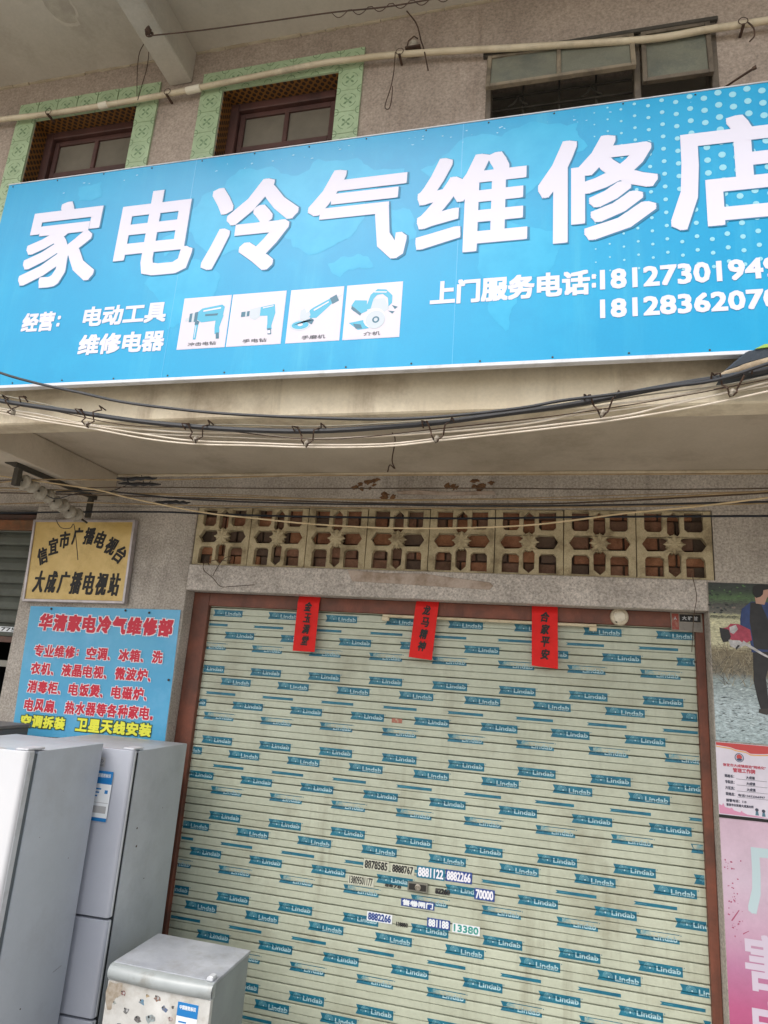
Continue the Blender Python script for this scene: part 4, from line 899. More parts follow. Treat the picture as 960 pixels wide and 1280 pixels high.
# ------------------------------------------------------------ cables, pipe, hooks, insulators
PL = {
  'pipe':[(-3.50,2.71,5.237),(-3.38,2.71,5.235),(-3.02,2.71,5.216),(-2.64,2.71,5.212),(-2.24,2.71,5.216),(-1.98,2.71,5.226),(-1.63,2.71,5.240),(-1.25,2.71,5.255),(-1.06,2.71,5.246),(-0.88,2.71,5.236),(-0.57,2.71,5.201),(-0.24,2.71,5.154),(0.04,2.71,5.117),(0.34,2.71,5.079),(0.52,2.71,5.065),(0.70,2.71,5.071),(0.83,2.71,5.069),(1.07,2.71,5.070)],
  'thick':[(-2.82,2.45,3.224),(-2.61,2.45,3.177),(-2.37,2.45,3.136),(-2.14,2.45,3.100),(-1.87,2.45,3.056),(-1.60,2.45,3.022),(-1.31,2.45,2.995),(-0.97,2.45,2.980),(-0.66,2.45,2.990),(-0.43,2.45,3.005),(-0.17,2.45,3.035),(0.04,2.45,3.059),(0.19,2.45,3.084),(0.44,2.45,3.129),(0.65,2.45,3.159),(0.77,2.45,3.179),(0.88,2.45,3.199)],
  'thindark':[(-2.84,2.42,3.402),(-2.62,2.42,3.313),(-2.37,2.42,3.242),(-2.13,2.42,3.187),(-1.91,2.42,3.135),(-1.66,2.42,3.095),(-1.38,2.42,3.060),(-1.00,2.42,3.030),(-0.65,2.42,3.013),(-0.39,2.42,3.019),(-0.11,2.42,3.044),(0.04,2.42,3.069),(0.21,2.42,3.086),(0.41,2.42,3.110),(0.59,2.42,3.131),(0.76,2.42,3.186),(0.87,2.42,3.216)],
  'w1':[(-2.83,2.47,3.198),(-2.63,2.47,3.148),(-2.38,2.47,3.107),(-2.12,2.47,3.051),(-1.88,2.47,3.025),(-1.61,2.47,2.999),(-1.35,2.47,2.989),(-1.20,2.47,2.978),(-1.01,2.47,2.953),(-0.66,2.47,2.960),(-0.33,2.47,2.976),(-0.11,2.47,2.995),(0.04,2.47,3.021),(0.19,2.47,3.063),(0.42,2.47,3.091),(0.78,2.47,3.163),(0.88,2.47,3.190)],
  'w2':[(-2.83,2.47,3.177),(-2.62,2.47,3.136),(-2.33,2.47,3.081),(-2.06,2.47,3.037),(-1.79,2.47,2.992),(-1.54,2.47,2.956),(-1.23,2.47,2.939),(-0.99,2.47,2.927),(-0.66,2.47,2.924),(-0.41,2.47,2.947),(-0.14,2.47,2.975),(0.16,2.47,3.007),(0.30,2.47,3.026),(0.42,2.47,3.055),(0.61,2.47,3.096),(0.77,2.47,3.137),(0.88,2.47,3.164)],
  'w3':[(-2.81,2.46,3.159),(-2.61,2.46,3.118),(-2.32,2.46,3.064),(-2.04,2.46,3.017),(-1.78,2.46,2.968),(-1.53,2.46,2.937),(-1.23,2.46,2.924),(-0.99,2.46,2.912),(-0.66,2.46,2.910),(-0.41,2.46,2.933),(-0.14,2.46,2.958),(0.16,2.46,2.990),(0.30,2.46,3.009),(0.47,2.46,3.036),(0.61,2.46,3.063),(0.77,2.46,3.098),(0.87,2.46,3.122)],
  'w4':[(-2.83,2.46,3.229),(-2.63,2.46,3.212),(-2.34,2.46,3.151),(-2.03,2.46,3.081),(-1.61,2.46,3.033),(-1.31,2.46,3.022),(-0.98,2.46,3.006),(-0.66,2.46,3.012),(-0.27,2.46,3.029),(0.04,2.46,3.050),(0.33,2.46,3.096),(0.61,2.46,3.127),(0.88,2.46,3.169)],
  'tantop':[(-3.86,3.52,3.063),(-3.37,3.52,3.107),(-2.67,3.52,3.104),(-2.16,3.52,3.107),(-1.57,3.52,3.125),(-0.93,3.52,3.126),(0.06,3.52,3.124),(1.07,3.52,3.122),(1.22,3.52,3.125)],
  'rope':[(-3.35,3.50,3.100),(-3.07,3.50,3.066),(-2.79,3.50,3.028),(-2.58,3.50,2.981),(-2.06,3.50,2.891),(-1.69,3.50,2.855),(-1.33,3.50,2.825),(-0.90,3.50,2.808),(-0.49,3.50,2.813),(-0.13,3.50,2.832),(0.14,3.50,2.866),(0.38,3.50,2.903),(0.73,3.50,2.943),(1.06,3.50,2.991),(1.20,3.50,3.016)],
  'blue':[(-4.38,4.05,3.008),(-4.08,4.05,3.011),(-3.30,4.05,3.024),(-2.70,4.05,3.029),(-2.38,4.05,3.020),(-1.78,4.05,3.008),(-1.05,4.05,3.004),(-0.42,4.05,3.006),(0.35,4.05,3.024),(1.22,4.05,3.037),(1.38,4.05,3.039)],
  'brown1':[(-4.05,3.70,3.093),(-3.78,3.70,3.105),(-2.92,3.70,3.076),(-2.20,3.70,3.049),(-0.96,3.70,3.027),(-0.39,3.70,3.034),(0.19,3.70,3.031),(0.69,3.70,3.055),(1.12,3.70,3.082),(1.27,3.70,3.091)],
  'dark2':[(-4.06,3.72,3.063),(-3.79,3.72,3.075),(-2.96,3.72,3.059),(-2.20,3.72,3.039),(-0.97,3.72,3.012),(-0.16,3.72,3.011),(0.32,3.72,3.028),(1.13,3.72,3.079),(1.28,3.72,3.093)],
  'brown3':[(-4.21,3.88,3.022),(-3.93,3.88,3.036),(-3.31,3.88,3.051),(-2.79,3.88,3.041),(-2.29,3.88,3.033),(-1.01,3.88,3.024),(0.06,3.88,3.036),(0.72,3.88,3.050),(1.17,3.88,3.066),(1.33,3.88,3.071)],
  'dark4':[(-3.28,3.68,3.070),(-2.90,3.68,3.076),(-2.18,3.68,3.017),(-0.96,3.68,2.991),(0.06,3.68,2.992),(1.11,3.68,3.020),(1.26,3.68,3.025)],
  'ceilwire':[(-2.08,2.35,5.203),(-1.77,2.35,5.173),(-1.37,2.35,5.147),(-1.03,2.35,5.127),(-0.78,2.35,5.101),(-0.55,2.35,5.096),(-0.33,2.35,5.096)],
  'ringdrop1':[(-2.30,2.60,5.531),(-2.34,2.60,5.434),(-2.33,2.60,5.287),(-2.30,2.60,5.109)],
  'ringdrop2':[(-2.29,2.60,5.523),(-2.27,2.60,5.332),(-2.28,2.60,5.192),(-2.29,2.60,5.080)],
  'wallwire':[(-0.77,2.70,5.506),(-0.71,2.70,5.404),(-0.68,2.70,5.288),(-0.66,2.70,5.222),(-0.63,2.70,5.078)],
  'hangloop':[(-0.81,2.68,5.209),(-0.81,2.68,5.081),(-0.82,2.68,4.980),(-0.84,2.68,4.890),(-0.84,2.68,4.855),(-0.82,2.68,4.847),(-0.81,2.68,4.901),(-0.81,2.68,4.988)],
  'rightwire':[(0.85,2.60,4.951),(0.87,2.60,4.914),(0.87,2.60,4.870),(0.85,2.60,4.843)],
  'rod':[(0.72,2.60,4.673),(0.80,2.60,4.693),(0.86,2.60,4.695)],
  'loopthinneargrille':[(-2.37,4.25,2.690),(-2.41,4.25,2.724),(-2.41,4.25,2.654),(-2.33,4.25,2.598),(-2.26,4.25,2.538),(-2.17,4.25,2.541),(-2.00,4.25,2.558)],
  'loopb':[(-2.33,4.25,2.610),(-2.30,4.25,2.681),(-2.25,4.25,2.746),(-2.20,4.25,2.747),(-2.22,4.25,2.723),(-2.32,4.25,2.727),(-2.41,4.25,2.701)],
  'sofhook':[(-0.84,3.30,3.300),(-0.82,3.30,3.257),(-0.83,3.30,3.142),(-0.81,3.30,3.091),(-0.84,3.30,3.114),(-0.85,3.30,3.073)],
  'rightcableonlintel':[(0.84,4.25,2.721),(0.86,4.25,2.591),(0.84,4.25,2.472),(0.82,4.25,2.261)],
  'tarp':[(0.65,2.55,3.234),(0.68,2.55,3.257),(0.72,2.55,3.288),(0.77,2.55,3.299),(0.81,2.55,3.307),(0.92,2.55,3.321),(0.91,2.55,3.261),(0.81,2.55,3.270),(0.74,2.55,3.254),(0.68,2.55,3.230)],
  'tubelight':[(-1.10,4.35,2.403),(-0.64,4.35,2.403),(-0.33,4.35,2.397),(0.29,4.35,2.402),(0.29,4.35,2.367)],
  'loopbottomofsigns':[(-3.43,3.90,2.924),(-3.41,3.90,2.895),(-3.37,3.90,2.866),(-3.30,3.90,2.867),(-3.28,3.90,2.897),(-3.24,3.90,2.798),(-3.19,3.90,2.639)],
}
def smooth_path(P, n=4):
    """Catmull-Rom through the sag points"""
    P = [Vector(p) for p in P]; P = [P[0] * 2 - P[1]] + P + [P[-1] * 2 - P[-2]]; o = []
    for i in range(1, len(P) - 2):
        a_, b_, c_, d_ = P[i - 1:i + 3]
        for k in range(n):
            t_ = k / n
            o.append(.5 * ((2 * b_) + (c_ - a_) * t_ + (2 * a_ - 5 * b_ + 4 * c_ - d_) * t_ ** 2 + (3 * b_ - a_ - 3 * c_ + d_) * t_ ** 3))
    o.append(P[-2]); return o
def extend(P, dx=2.5):
    P = [Vector(p) for p in P]; s0 = (P[1] - P[0]).normalized(); s1 = (P[-1] - P[-2]).normalized()
    return [P[0] - s0 * dx] + P + [P[-1] + s1 * dx]
def cable(key, r, m, lab, ext=True, cat='cable', n=4, jit=0):
    P = smooth_path(PL[key], n)
    if jit: P = [p + Vector((0, random.uniform(-jit, jit), random.uniform(-jit, jit))) for p in P]
    if ext: P = extend(P)
    return tag(MB().tube(P, r, 7).build('cable', m, None, 0, True), lab, cat)
cable('thick', .0112, M_cabk, 'thickest black cable sagging below the blue sign')
cable('thindark', .0065, M_cabk, 'thin black cable dropping from the left corner of the blue sign')
cable('w1', .0042, M_cabw, 'uppermost white cable of the bundle under the thick black one')
cable('w2', .0042, M_cabw, 'middle white cable of the sagging bundle')
cable('w3', .0038, M_cabw, 'lowest white cable of the sagging bundle')
cable('w4', .0028, mat('grey cable sheath', '#8d8676', .6), 'thin grey cable twined along the top of the thick black one')
cable('tantop', .0045, M_cabt, 'tan wire running just under the soffit from the insulator rack')
cable('rope', .0048, M_cabw if False else mat('pale straw cable', '#c6b08a', .6, var='#b09a74', scale=10), 'pale straw cable slanting down across the lattice blocks', n=4)
cable('blue', .0068, M_cabb, 'dark blue cable stretched straight across the lattice blocks')
cable('brown1', .0050, M_cabt, 'tan wire stretched above the lattice blocks, upper one', jit=.001)
cable('dark2', .0048, M_cabr, 'dark brown wire close under the upper tan wire')
cable('brown3', .0045, M_cabt, 'tan wire running along the top edge of the lattice blocks', jit=.001)
cable('dark4', .0055, M_cabk, 'black twisted wire leading from the insulator rack to the right', ext=False, jit=.002)
cable('ceilwire', .0035, M_rust, 'rusty wire stretched from the ceiling beam to the right', ext=False)
cable('ringdrop1', .0022, M_rust, 'left one of two thin wires hanging from the ceiling beam onto the conduit', ext=False)
cable('ringdrop2', .0022, M_rust, 'right one of two thin wires hanging from the ceiling beam', ext=False)
cable('wallwire', .0038, M_rust, 'short dark wire end dropping past the small wall insulator', ext=False)
cable('hangloop', .0026, M_rust, 'thin looped wire hanging from the conduit left of the steel window', ext=False)
cable('rightwire', .0035, M_rust, 'short bent wire hanging from the conduit at the right edge', ext=False)
cable('loopthinneargrille', .0026, M_rust, 'thin loose wire curling on the lintel at its left end', ext=False)
cable('loopb', .0024, M_rust, 'thin wire loop hooked in the first lattice block', ext=False)
cable('sofhook', .0035, M_rust, 'rusty wire hook hanging from the middle of the soffit', ext=False)
cable('rightcableonlintel', .0022, M_cabr, 'thin wire hanging over the right end of the lintel', ext=False)
cable('loopbottomofsigns', .0026, M_cabk, 'thin black wire dangling over the top of the yellow sign', ext=False)
def loose(pts, r, m, lab):
    tag(MB().tube(smooth_path(pts, 5), r, 6).build('cable', m), lab, 'cable')
loose([(-3.2, 2.46, 3.26), (-2.5, 2.46, 3.16), (-1.9, 2.455, 3.035), (-1.5, 2.46, 3.012), (-.95, 2.455, 2.945), (-.4, 2.46, 2.985), (.2, 2.455, 3.045), (.9, 2.46, 3.17), (2.5, 2.46, 3.5)], .0022, M_rust, 'thin rusty binding wire wound loosely through the cable bundle')
loose([(-4.6, 3.6, 3.12), (-3.8, 3.55, 3.11), (-3.35, 3.50, 3.10), (-3.0, 3.52, 3.055), (-2.6, 3.6, 3.08), (-1.6, 3.7, 3.10), (-.4, 3.75, 3.115), (1.0, 3.8, 3.125), (3.0, 3.85, 3.20)], .0036, M_cabr, 'slack brown wire tangled between the straight wires over the lattice blocks')
loose([(-3.36, 3.66, 3.05), (-3.2, 3.6, 3.0), (-3.05, 3.62, 3.045), (-2.88, 3.66, 3.06), (-2.74, 3.68, 3.115)], .0034, M_cabk, 'short black jumper wire curling out of the insulator rack')
loose([(-4.6, 3.9, 3.16), (-3.4, 3.9, 3.13), (-2.2, 3.92, 3.125), (-1.2, 3.94, 3.09), (-.2, 3.95, 3.11), (1.0, 3.95, 3.15), (3.0, 3.95, 3.2)], .0026, M_cabt, 'thinnest tan wire sagging slightly among the wires above the lattice blocks')
loose([(-3.4, 2.48, 3.28), (-2.6, 2.48, 3.125), (-2.0, 2.48, 3.02), (-1.4, 2.48, 2.975), (-.9, 2.48, 2.955), (-.3, 2.48, 2.995), (.3, 2.48, 3.055), (.9, 2.48, 3.15), (2.5, 2.48, 3.45)], .0024, M_cabw, 'thinnest pale wire hanging loosely between the white cables and the thick black one')
# spring-like coils strung along the ceiling wire
mb = MB(); A_ = Vector((-1.05, 2.35, 5.128)); B_ = Vector((-.33, 2.35, 5.098)); pts = []
for k in range(7):
    s = A_.lerp(B_, k / 7); e_ = A_.lerp(B_, (k + .8) / 7)
    for q in range(9):
        u = q / 8; pts.append(s.lerp(e_, u) + Vector((0, 0, -.038 * math.sin(u * math.pi))))
mb.tube(pts, .0022, 5); tag(mb.build('wire_garland', M_rust), 'garland of small slack wire loops hanging from the rusty ceiling wire', 'wire')
# ring on the beam
mb = MB(); c0 = Vector((-2.09, 2.35, 5.235)); mb.tube([c0 + Vector((0.018 * math.cos(t_), .003 * t_, .018 * math.sin(t_))) for t_ in [k * .5 for k in range(18)]], .005, 6)
mb.lathe((-2.09, 2.35, 5.235), (0, 0, 1), [(-.012, .012), (0, .017), (.02, .012), (.035, .005)], 10)
tag(mb.build('wire_anchor', M_rust), 'dark rusty anchor knob on the side of the ceiling beam', 'anchor')

# pvc conduit with couplings and clips
pr = thing('conduit', 'cream plastic conduit pipe running across the upper wall over the tiled windows', 'pipe', loc=(-.9, D2, 5.2))
padopt(MB().tube(extend(smooth_path(PL['pipe'], 3), 3), .0165, 10).build('pipe', M_pipe, None, 0, True), pr)
for (cx, cz, dx) in ((-2.02, 5.222, .045), (-2.62, 5.213, .03)):
    padopt(MB().tube([(cx - dx, D2 - .042, cz - .004), (cx + dx, D2 - .042, cz + .002)], .021, 12).build('coupling', mat('pale coupling', '#d8d0bd', .45), None, .002), pr)
for (cx, cz) in ((-3.0, 5.216), (-2.18, 5.217), (-.79, 5.228), (.86, 5.069)):
    padopt(MB().ring((cx, cz), .018, .023, D2 - .06, 10).box((cx - .006, D2 - .065, cz - .028), (cx + .006, D2 + .002, cz - .02)).build('clip', M_rust), pr)

# wire hooks carrying the cable bundle
HK = [(-2.51, 3.153), (-2.08, 3.077), (-1.51, 2.990), (-.99, 2.962), (-.44, 2.972), (.19, 3.062), (.64, 3.130)]
HL = ['at the far left edge', 'second from the left', 'third from left, below the first picture card', 'below the angle grinder picture', 'in the middle, below the phone line', 'second from the right', 'at the right, next to the tarpaulin']
for k, (hx_, hz) in enumerate(HK):
    fl = -1 if k in (0,) else 1; rnd = random.Random(k)
    L_ = [(-.058, .012), (-.060, .028), (-.048, .034), (-.038, .026), (-.026, -.002), (-.014, -.032), (.0, -.050), (.014, -.048), (.026, -.022), (.040, .010), (.052, .032), (.066, .038), (.074, .030)]
    P = [(hx_ + a_ * fl * rnd.uniform(.92, 1.08), 2.44 + (-.022 if i % 2 else .012), hz + b_ * 1.05) for i, (a_, b_) in enumerate(L_)]
    t = thing('cable_hook', 'bent rusty wire hook on the cables, ' + HL[k], 'hook', 'wire hooks holding the cable bundle', loc=(hx_, 2.44, hz))
    padopt(MB().tube(smooth_path(P, 2), .0034, 6).build('hook', M_rust), t)
    padopt(MB().lathe((hx_ + .004, 2.436, hz - .045), (.2, -.3, 1), [(-.012, .003), (-.006, .010), (.006, .011), (.016, .005)], 8).build('knot', mat('grey tape knot', '#8c8375', .6)), t)

# insulator rack under the cross beam
rk = thing('insulator_rack', 'iron bracket with four pairs of dusty porcelain insulators under the cross beam at the left', 'insulator rack', loc=(-3.36, 3.7, 3.18))
padopt(MB().box((-3.375, 3.36, 3.150), (-3.345, 4.18, 3.181)).box((-3.44, 3.36, 3.174), (-3.375, 4.18, 3.181)).build('angle_iron', M_iron, None, .003), rk)
padopt(MB().box((-3.385, 3.39, 3.035), (-3.345, 3.43, 3.15)).build('hanger', M_iron, None, .003), rk); padopt(MB().box((-3.385, 4.12, 3.00), (-3.345, 4.15, 3.15)).build('hanger', M_iron, None, .003), rk)
for k in range(4):
    yk = 3.50 + k * .155; zk = 3.072 - k * .028
    ins = padopt(MB().lathe((-3.35, yk - .055, zk), (0, 1, 0), [(0, .020), (.004, .046), (.016, .052), (.030, .046), (.040, .026), (.056, .022), (.068, .026), (.078, .046), (.092, .052), (.104, .046), (.108, .020)], 18).build('insulator', M_porc, None, 0, True), rk)
padopt(MB().tube([(-3.35, 3.40, 3.088), (-3.35, 4.12, 2.958)], .007, 6).build('rod', M_iron), rk)
for key_, pts in (('a', [(-3.35, 3.52, 3.30), (-3.22, 3.52, 3.305), (-3.08, 3.52, 3.31)]),): pass
for (xa, xb, y_, z_) in ((-2.93, -2.74, 3.52, 3.158), (-2.78, -2.55, 3.70, 3.158), (-2.72, -2.52, 3.88, 3.098)):
    pts = [(xa + (xb - xa) * i / 8, y_ - .012, z_ + .005 * math.sin(i * 2.1)) for i in range(9)]
# taped splices on the wires just right of the rack
for (x0_, x1_, y_, z_, lb) in ((-2.73, -2.48, 3.514, 3.084 + .0, 'short black taped splice on the tan wire under the soffit'), ):
    pass
for k, (xa, xb, y_, za, zb, lb) in enumerate((
        (-2.69, -2.40, 3.505, 3.107, 3.110, 'upper black taped splice right of the insulator rack'),
        (-2.80, -2.48, 3.675, 3.128, 3.118, 'middle knotted black splice with loose wire ends'),
        (-2.63, -2.36, 3.865, 3.052, 3.050, 'lower black taped splice above the yellow sign'))):
    P = [(xa + (xb - xa) * i / 10, y_, za + (zb - za) * i / 10 + random.uniform(-.004, .004)) for i in range(11)]
    mb = MB().tube(P, [.004, .009, .012, .010, .014, .012, .013, .010, .012, .008, .004], 7)
    if k == 1: mb.tube([(-2.60, y_ - .01, za), (-2.62, y_ - .02, za + .05)], .003, 5); mb.tube([(-2.56, y_ - .01, za), (-2.53, y_ - .02, za + .035)], .003, 5)
    if k == 0: mb.tube([(xa + .08, y_ - .01, za), (xa + .10, y_ - .01, za - .03)], [.008, .004], 6)
    tag(mb.build('cable_splice', M_cabk), lb, 'cable splice', 'taped splices beside the insulator rack')
t = thing('wall_insulator', 'small porcelain knob insulator with iron clamp sitting on the conduit', 'insulator', loc=(-.72, 2.70, 5.27))
padopt(MB().lathe((-.72, 2.715, 5.252), (0, -.2, 1), [(0, .022), (.012, .030), (.022, .020), (.034, .024), (.044, .012)], 14).build('knob', M_porc, None, 0, True), t)
padopt(MB().box((-.762, 2.69, 5.243), (-.680, 2.751, 5.252)).tube([(-.755, 2.70, 5.25), (-.745, 2.69, 5.285), (-.715, 2.685, 5.305), (-.695, 2.69, 5.29)], .004, 5).build('clamp', M_rust), t)
tag(MB().tube([(.745, 2.745, 4.735), (.80, 2.66, 4.705), (.86, 2.60, 4.695)], [.005, .005, .006], 6).lathe((.86, 2.60, 4.695), (1, -.5, .1), [(-.008, .008), (.008, .009)], 8).build('window_stay', M_rust), 'rusty iron stay rod sticking out from the steel window', 'rod')
# tarpaulin bundle behind the right end of the sign
t = thing('tarpaulin', 'dark blue tarpaulin with rolled pale edge under the right end of the sign', 'tarpaulin', loc=(.9, 2.6, 3.25))
padopt(MB().prism([(.650, 3.232), (.68, 3.238), (.745, 3.262), (.82, 3.282), (.95, 3.30), (1.4, 3.36), (1.4, 3.44), (.95, 3.36), (.82, 3.332), (.74, 3.315), (.69, 3.27)], 2.56, 2.74).build('sheet', M_tarp, None, .006), t)
padopt(MB().tube(smooth_path([(.640, 2.57, 3.218), (.70, 2.55, 3.228), (.78, 2.55, 3.252), (.88, 2.55, 3.275), (1.05, 2.55, 3.30), (1.4, 2.55, 3.345)], 3), [.008] + [.014] * 3 + [.018] * 12, 10).build('rolled_edge', M_tarpe, None, 0, True), t)
padopt(MB().prism([(.765, 3.318), (.86, 3.328), (.88, 3.338), (.80, 3.336)], 2.553, 2.56).build('green_patch', mat('lime cloth', '#8fae52', .7)), t)

# ------------------------------------------------------------ fridges
def energy_label(par, x0, x1, z0, z1, y, tail=True):
    mb = MB().box((x0, y - .0008, z0), (x1, y, z1), 0).box((x0, y - .0012, z1 - (z1 - z0) * .26), (x1, y - .0008, z1), 1)
    w_ = x1 - x0; h_ = z1 - z0
    text(mb, '中国能效标识', (x0 + w_ * .1, z1 - h_ * .13, x1 - w_ * .1, z1 - h_ * .05), y - .0016, .0005, 0)
    for k in range(3): mb.box((x0 + w_ * .12, y - .0012, z0 + h_ * (.62 - k * .07)), (x0 + w_ * (.5 - k * .08), y - .0008, z0 + h_ * (.65 - k * .07)), 1)
    mb.box((x0 + w_ * .70, y - .0012, z0 + h_ * .55), (x0 + w_ * .86, y - .0008, z0 + h_ * .62), 1)
    mb.box((x0 + w_ * .05, y - .0012, z0 + h_ * .36), (x0 + w_ * .95, y - .0008, z0 + h_ * .37), 2); mb.box((x0 + w_ * .12, y - .0012, z0 + h_ * .16), (x0 + w_ * .9, y - .0008, z0 + h_ * .30), 2)
    if tail: mb.box((x0 + w_ * .05, y - .0012, z0), (x1, y - .0008, z0 + h_ * .07), 1)
    return padopt(mb.build('energy_label', [M_lwhite, M_lblue, M_lgrey]), par)
def maker_label(par, x, z, y, s=.045):
    mb = MB().box((x, y - .0008, z), (x + s, y, z + s * 1.15), 0)
    cx, cz = x + s / 2, z + s * .68
    for a_, b_ in ((.30, 0), (.22, .0003)): mb.poly([(cx - s * a_, cz), (cx, cz - s * a_), (cx + s * a_, cz), (cx, cz + s * a_)], y - .0010 - b_, 1 if b_ == 0 else 0)
    mb.poly([(cx - s * .1, cz), (cx, cz - s * .1), (cx + s * .1, cz), (cx, cz + s * .1)], y - .0016, 1)
    for k in range(2): mb.box((x + s * .15, y - .0012, z + s * (.12 + k * .13)), (x + s * .85, y - .0008, z + s * (.17 + k * .13)), 1)
    return padopt(mb.build('maker_label', [M_lgrey, mat('label dark', '#5b6068', .5)]), par)
def tall_fridge(xr, yd, yc, yb, w_, top, splits, lab, mdoor, mside, medge, mgasket, zb=-.2):
    t = thing('fridge', lab, 'refrigerator', 'tall fridges standing on the left of the shutter', loc=(xr - w_ / 2, (yc + yb) / 2, zb))
    padopt(MB().box((xr - w_, yc, zb + .03), (xr, yb, top)).build('cabinet', mside, None, .006, True, 2), t)
    padopt(MB().box((xr - w_ + .012, yc - .0295, zb + .06), (xr - .006, yc - .0005, top - .012)).build('gasket', mgasket), t)
    zs = [zb + .06] + splits + [top + .006]
    for i in range(len(zs) - 1):
        z0, z1 = zs[i] + (.006 if i else 0), zs[i + 1] - (.006 if i < len(zs) - 2 else 0)
        # door with rounded front corners
        pr_ = []; r = .022; x0, x1 = xr - w_ - .002, xr + .002; n = 5
        for k in range(n + 1): a_ = math.pi + (math.pi / 2) * k / n; pr_.append((x0 + r + r * math.cos(a_), yd + r + r * math.sin(a_)))
        for k in range(1, 8): pr_.append((x0 + r + (x1 - x0 - 2 * r) * k / 8, yd - .010 * math.sin(math.pi * k / 8)))
        for k in range(n + 1): a_ = 1.5 * math.pi + (math.pi / 2) * k / n; pr_.append((x1 - r + r * math.cos(a_), yd + r + r * math.sin(a_)))
        pr_ += [(x1, yc - .030), (x0, yc - .030)]
        n = len(pr_); v = [(a_, b_, z0) for a_, b_ in pr_] + [(a_, b_, z1) for a_, b_ in pr_]
        f = [tuple(range(n - 1, -1, -1)), tuple(range(n, 2 * n))] + [(k, (k + 1) % n, (k + 1) % n + n, k + n) for k in range(n)]
        dr = padopt(MB().add(v, f).build('door', mdoor, None, .003, True), t)
        e = MB().box((x1 - .016, yd + .019, z0 + .004), (x1 + .0015, yc - .031, z1 - .004)).build('door_edge', medge, None, .002); e.parent = dr; e.matrix_parent_inverse = dr.matrix_parent_inverse
        e.matrix_parent_inverse = Matrix.Identity(4)
    padopt(MB().box((xr - .075, yd + .012, top + .007), (xr - .004, yc + .045, top + .017)).build('hinge_cover', medge, None, .003), t)
    padopt(MB().box((xr - w_ + .03, yc + .02, zb + .001), (xr - .03, yb - .02, zb + .03)).build('foot_rail', M_gap), t)
    return t
fa = tall_fridge(-2.462, 2.900, 2.985, 3.495, .60, 1.518, [.690], 'nearest tall fridge with a glossy white door and blue grey side, at the left edge', M_fr_white, M_fr_grey, M_fr_edge, M_gapg)
maker_label(fa, -2.66, 1.405, 2.903)
fb = tall_fridge(-2.298, 3.545, 3.610, 4.15, .70, 1.482, [.147, .620], 'silver grey three door fridge standing behind the white doored one, against the wall', M_fr_door, M_fr_side2, M_fr_edge, M_gap)
maker_label(fb, -2.505, 1.385, 3.533)
energy_label(fb, -2.52, -2.395, 1.10, 1.365, 3.5335)
ft = thing('cabinet', 'dark grey appliance top just visible behind the tall fridges at the left edge', 'cabinet', loc=(-3.7, 3.8, -.2))
padopt(MB().box((-4.0, 3.60, -.2), (-3.50, 4.10, 1.485)).build('body', mat('dark appliance grey', '#5d5f62', .5, var='#515356', scale=4), None, .008, True, 2), ft)
padopt(MB().box((-4.005, 3.59, 1.4855), (-3.495, 4.105, 1.508)).build('top_panel', mat('appliance top grey', '#6f6d6c', .5), None, .004), ft)

sf = thing('small_fridge', 'low white bar fridge with small stickers on its door, in front of the shutter', 'refrigerator', loc=(-1.85, 3.58, -.2))
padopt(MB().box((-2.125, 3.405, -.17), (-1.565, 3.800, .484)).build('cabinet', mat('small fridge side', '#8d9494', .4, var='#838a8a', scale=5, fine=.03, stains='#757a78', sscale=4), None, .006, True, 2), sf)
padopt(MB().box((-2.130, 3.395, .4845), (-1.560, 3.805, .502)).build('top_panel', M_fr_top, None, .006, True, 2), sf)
v = []; f = []; NX = 12
for j, (dz, dy) in enumerate(((.430, .004), (.445, -.012), (.470, -.016), (.488, -.008), (.498, .012), (.498, .034))):
    for i in range(NX + 1):
        u = i / NX; v.append((-2.132 + .574 * u, 3.372 + dy - .014 * math.sin(math.pi * u) * (1 if j < 5 else 0), dz))
for j in range(5):
    for i in range(NX): f.append((j * 13 + i, j * 13 + i + 1, (j + 1) * 13 + i + 1, (j + 1) * 13 + i))
padopt(MB().add(v, f).box((-2.132, 3.372, .430), (-1.558, 3.404, .4955)).build('door_cap', mat('door cap plastic', '#a7adae', .35, var='#9ba1a2', scale=6, stains='#7d7a72', sscale=10), None, 0, True), sf)
sd = padopt(MB().box((-2.130, 3.370, -.15), (-1.560, 3.402, .4295)).build('door', M_fr_c, None, .008, True, 2), sf)
padopt(MB().box((-2.11, 3.4025, -.14), (-1.58, 3.4045, .43)).build('gasket', M_gap), sf)
padopt(MB().prism([(-1.605, .500), (-1.570, .500), (-1.570, .520), (-1.590, .524), (-1.603, .516)], 3.385, 3.43).build('hinge_cover', M_fr_edge, None, .004), sf)
energy_label(sf, -1.730, -1.620, .175, .400, 3.369)
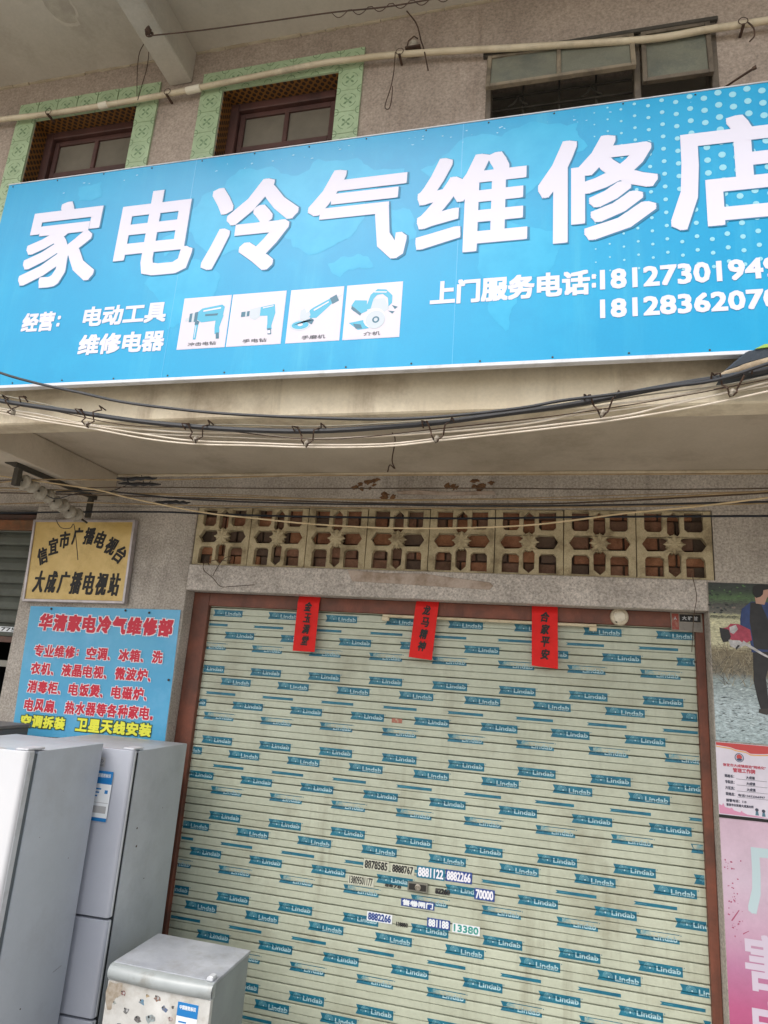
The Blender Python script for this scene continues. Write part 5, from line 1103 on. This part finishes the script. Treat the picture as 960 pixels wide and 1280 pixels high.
# small worn stickers: plain generic shapes
rnd = random.Random(21)
SK = [(-2.035, .385, .020, '#7b3f3a'), (-1.925, .365, .022, '#4a86a8'), (-1.90, .395, .012, '#b49a6a'), (-1.845, .395, .022, '#8d5a3c'), (-1.800, .355, .022, '#3f5f8f'), (-1.755, .37, .010, '#2b2b30'),
      (-2.005, .315, .022, '#4b4b4b'), (-1.935, .29, .024, '#4f4a48'), (-1.865, .30, .030, '#93a2a4'), (-1.76, .32, .016, '#b99a92'), (-2.075, .335, .014, '#9aa09a'), (-2.03, .245, .020, '#2e3c52'), (-1.975, .22, .026, '#2f5f95'),
      (-1.93, .235, .012, '#8c8c90'), (-1.855, .21, .024, '#3d7fa8'), (-1.79, .205, .026, '#a83c38'), (-2.06, .18, .020, '#6b6f7a'), (-1.90, .15, .022, '#7d5140'), (-1.83, .13, .02, '#44687f'), (-2.0, .12, .02, '#8a5058')]
for k, (x, z, r, c) in enumerate(SK):
    n = rnd.randint(7, 11); mb = MB()
    mb.poly([(x + r * rnd.uniform(.35, 1.1) * math.cos(2 * math.pi * i / n), z + r * rnd.uniform(.3, .85) * math.sin(2 * math.pi * i / n)) for i in range(n)], 3.3692, 0)
    if k % 3 == 0: mb.poly([(x + r * .2 + r * rnd.uniform(.15, .35) * math.cos(2 * math.pi * i / 6), z + r * rnd.uniform(.2, .4) * math.sin(2 * math.pi * i / 6)) for i in range(6)], 3.3688, 1)
    mb.poly([(x - r * .4 + r * .2 * math.cos(2 * math.pi * i / 6), z + r * .3 + r * .2 * math.sin(2 * math.pi * i / 6)) for i in range(6)], 3.3686, 2)
    padopt(mb.build('door_sticker', [mat('sticker ' + c, c, .5, var='#777777', scale=60), M_lgrey, M_gap]), sf)
padopt(MB().poly(blob([(-2.12, .425), (-2.11, .30), (-2.085, .31), (-2.07, .36), (-2.05, .37), (-2.045, .425)], 2, .01, 4), 3.3690).build('stain', mat('brown grime', '#8f8271', .7, var='#a59c90', scale=60)), sf)

for par, pts in ((fa, [(-2.4612, 3.18, .32, .004), (-2.4612, 3.10, 1.10, .002), (-2.4612, 3.35, .95, .0025), (-2.4612, 3.22, 1.30, .0018)]), (fb, [(-2.2972, 3.70, 1.05, .006), (-2.2972, 3.72, .95, .007), (-2.2972, 3.95, 1.12, .003), (-2.2972, 3.85, .75, .004)])):
    for x, y, z, r in pts:
        padopt(MB().add([(x, y + r * math.cos(t_) * 1.2, z + r * math.sin(t_)) for t_ in (0, 1, 2.2, 3, 4.1, 5.2)], [tuple(range(6))]).build('chip', M_rust), par)
padopt(MB().tube([(-2.4608, 3.38, .405), (-2.4608, 3.44, .415)], .0007, 4).build('scratch', M_iron), fa)
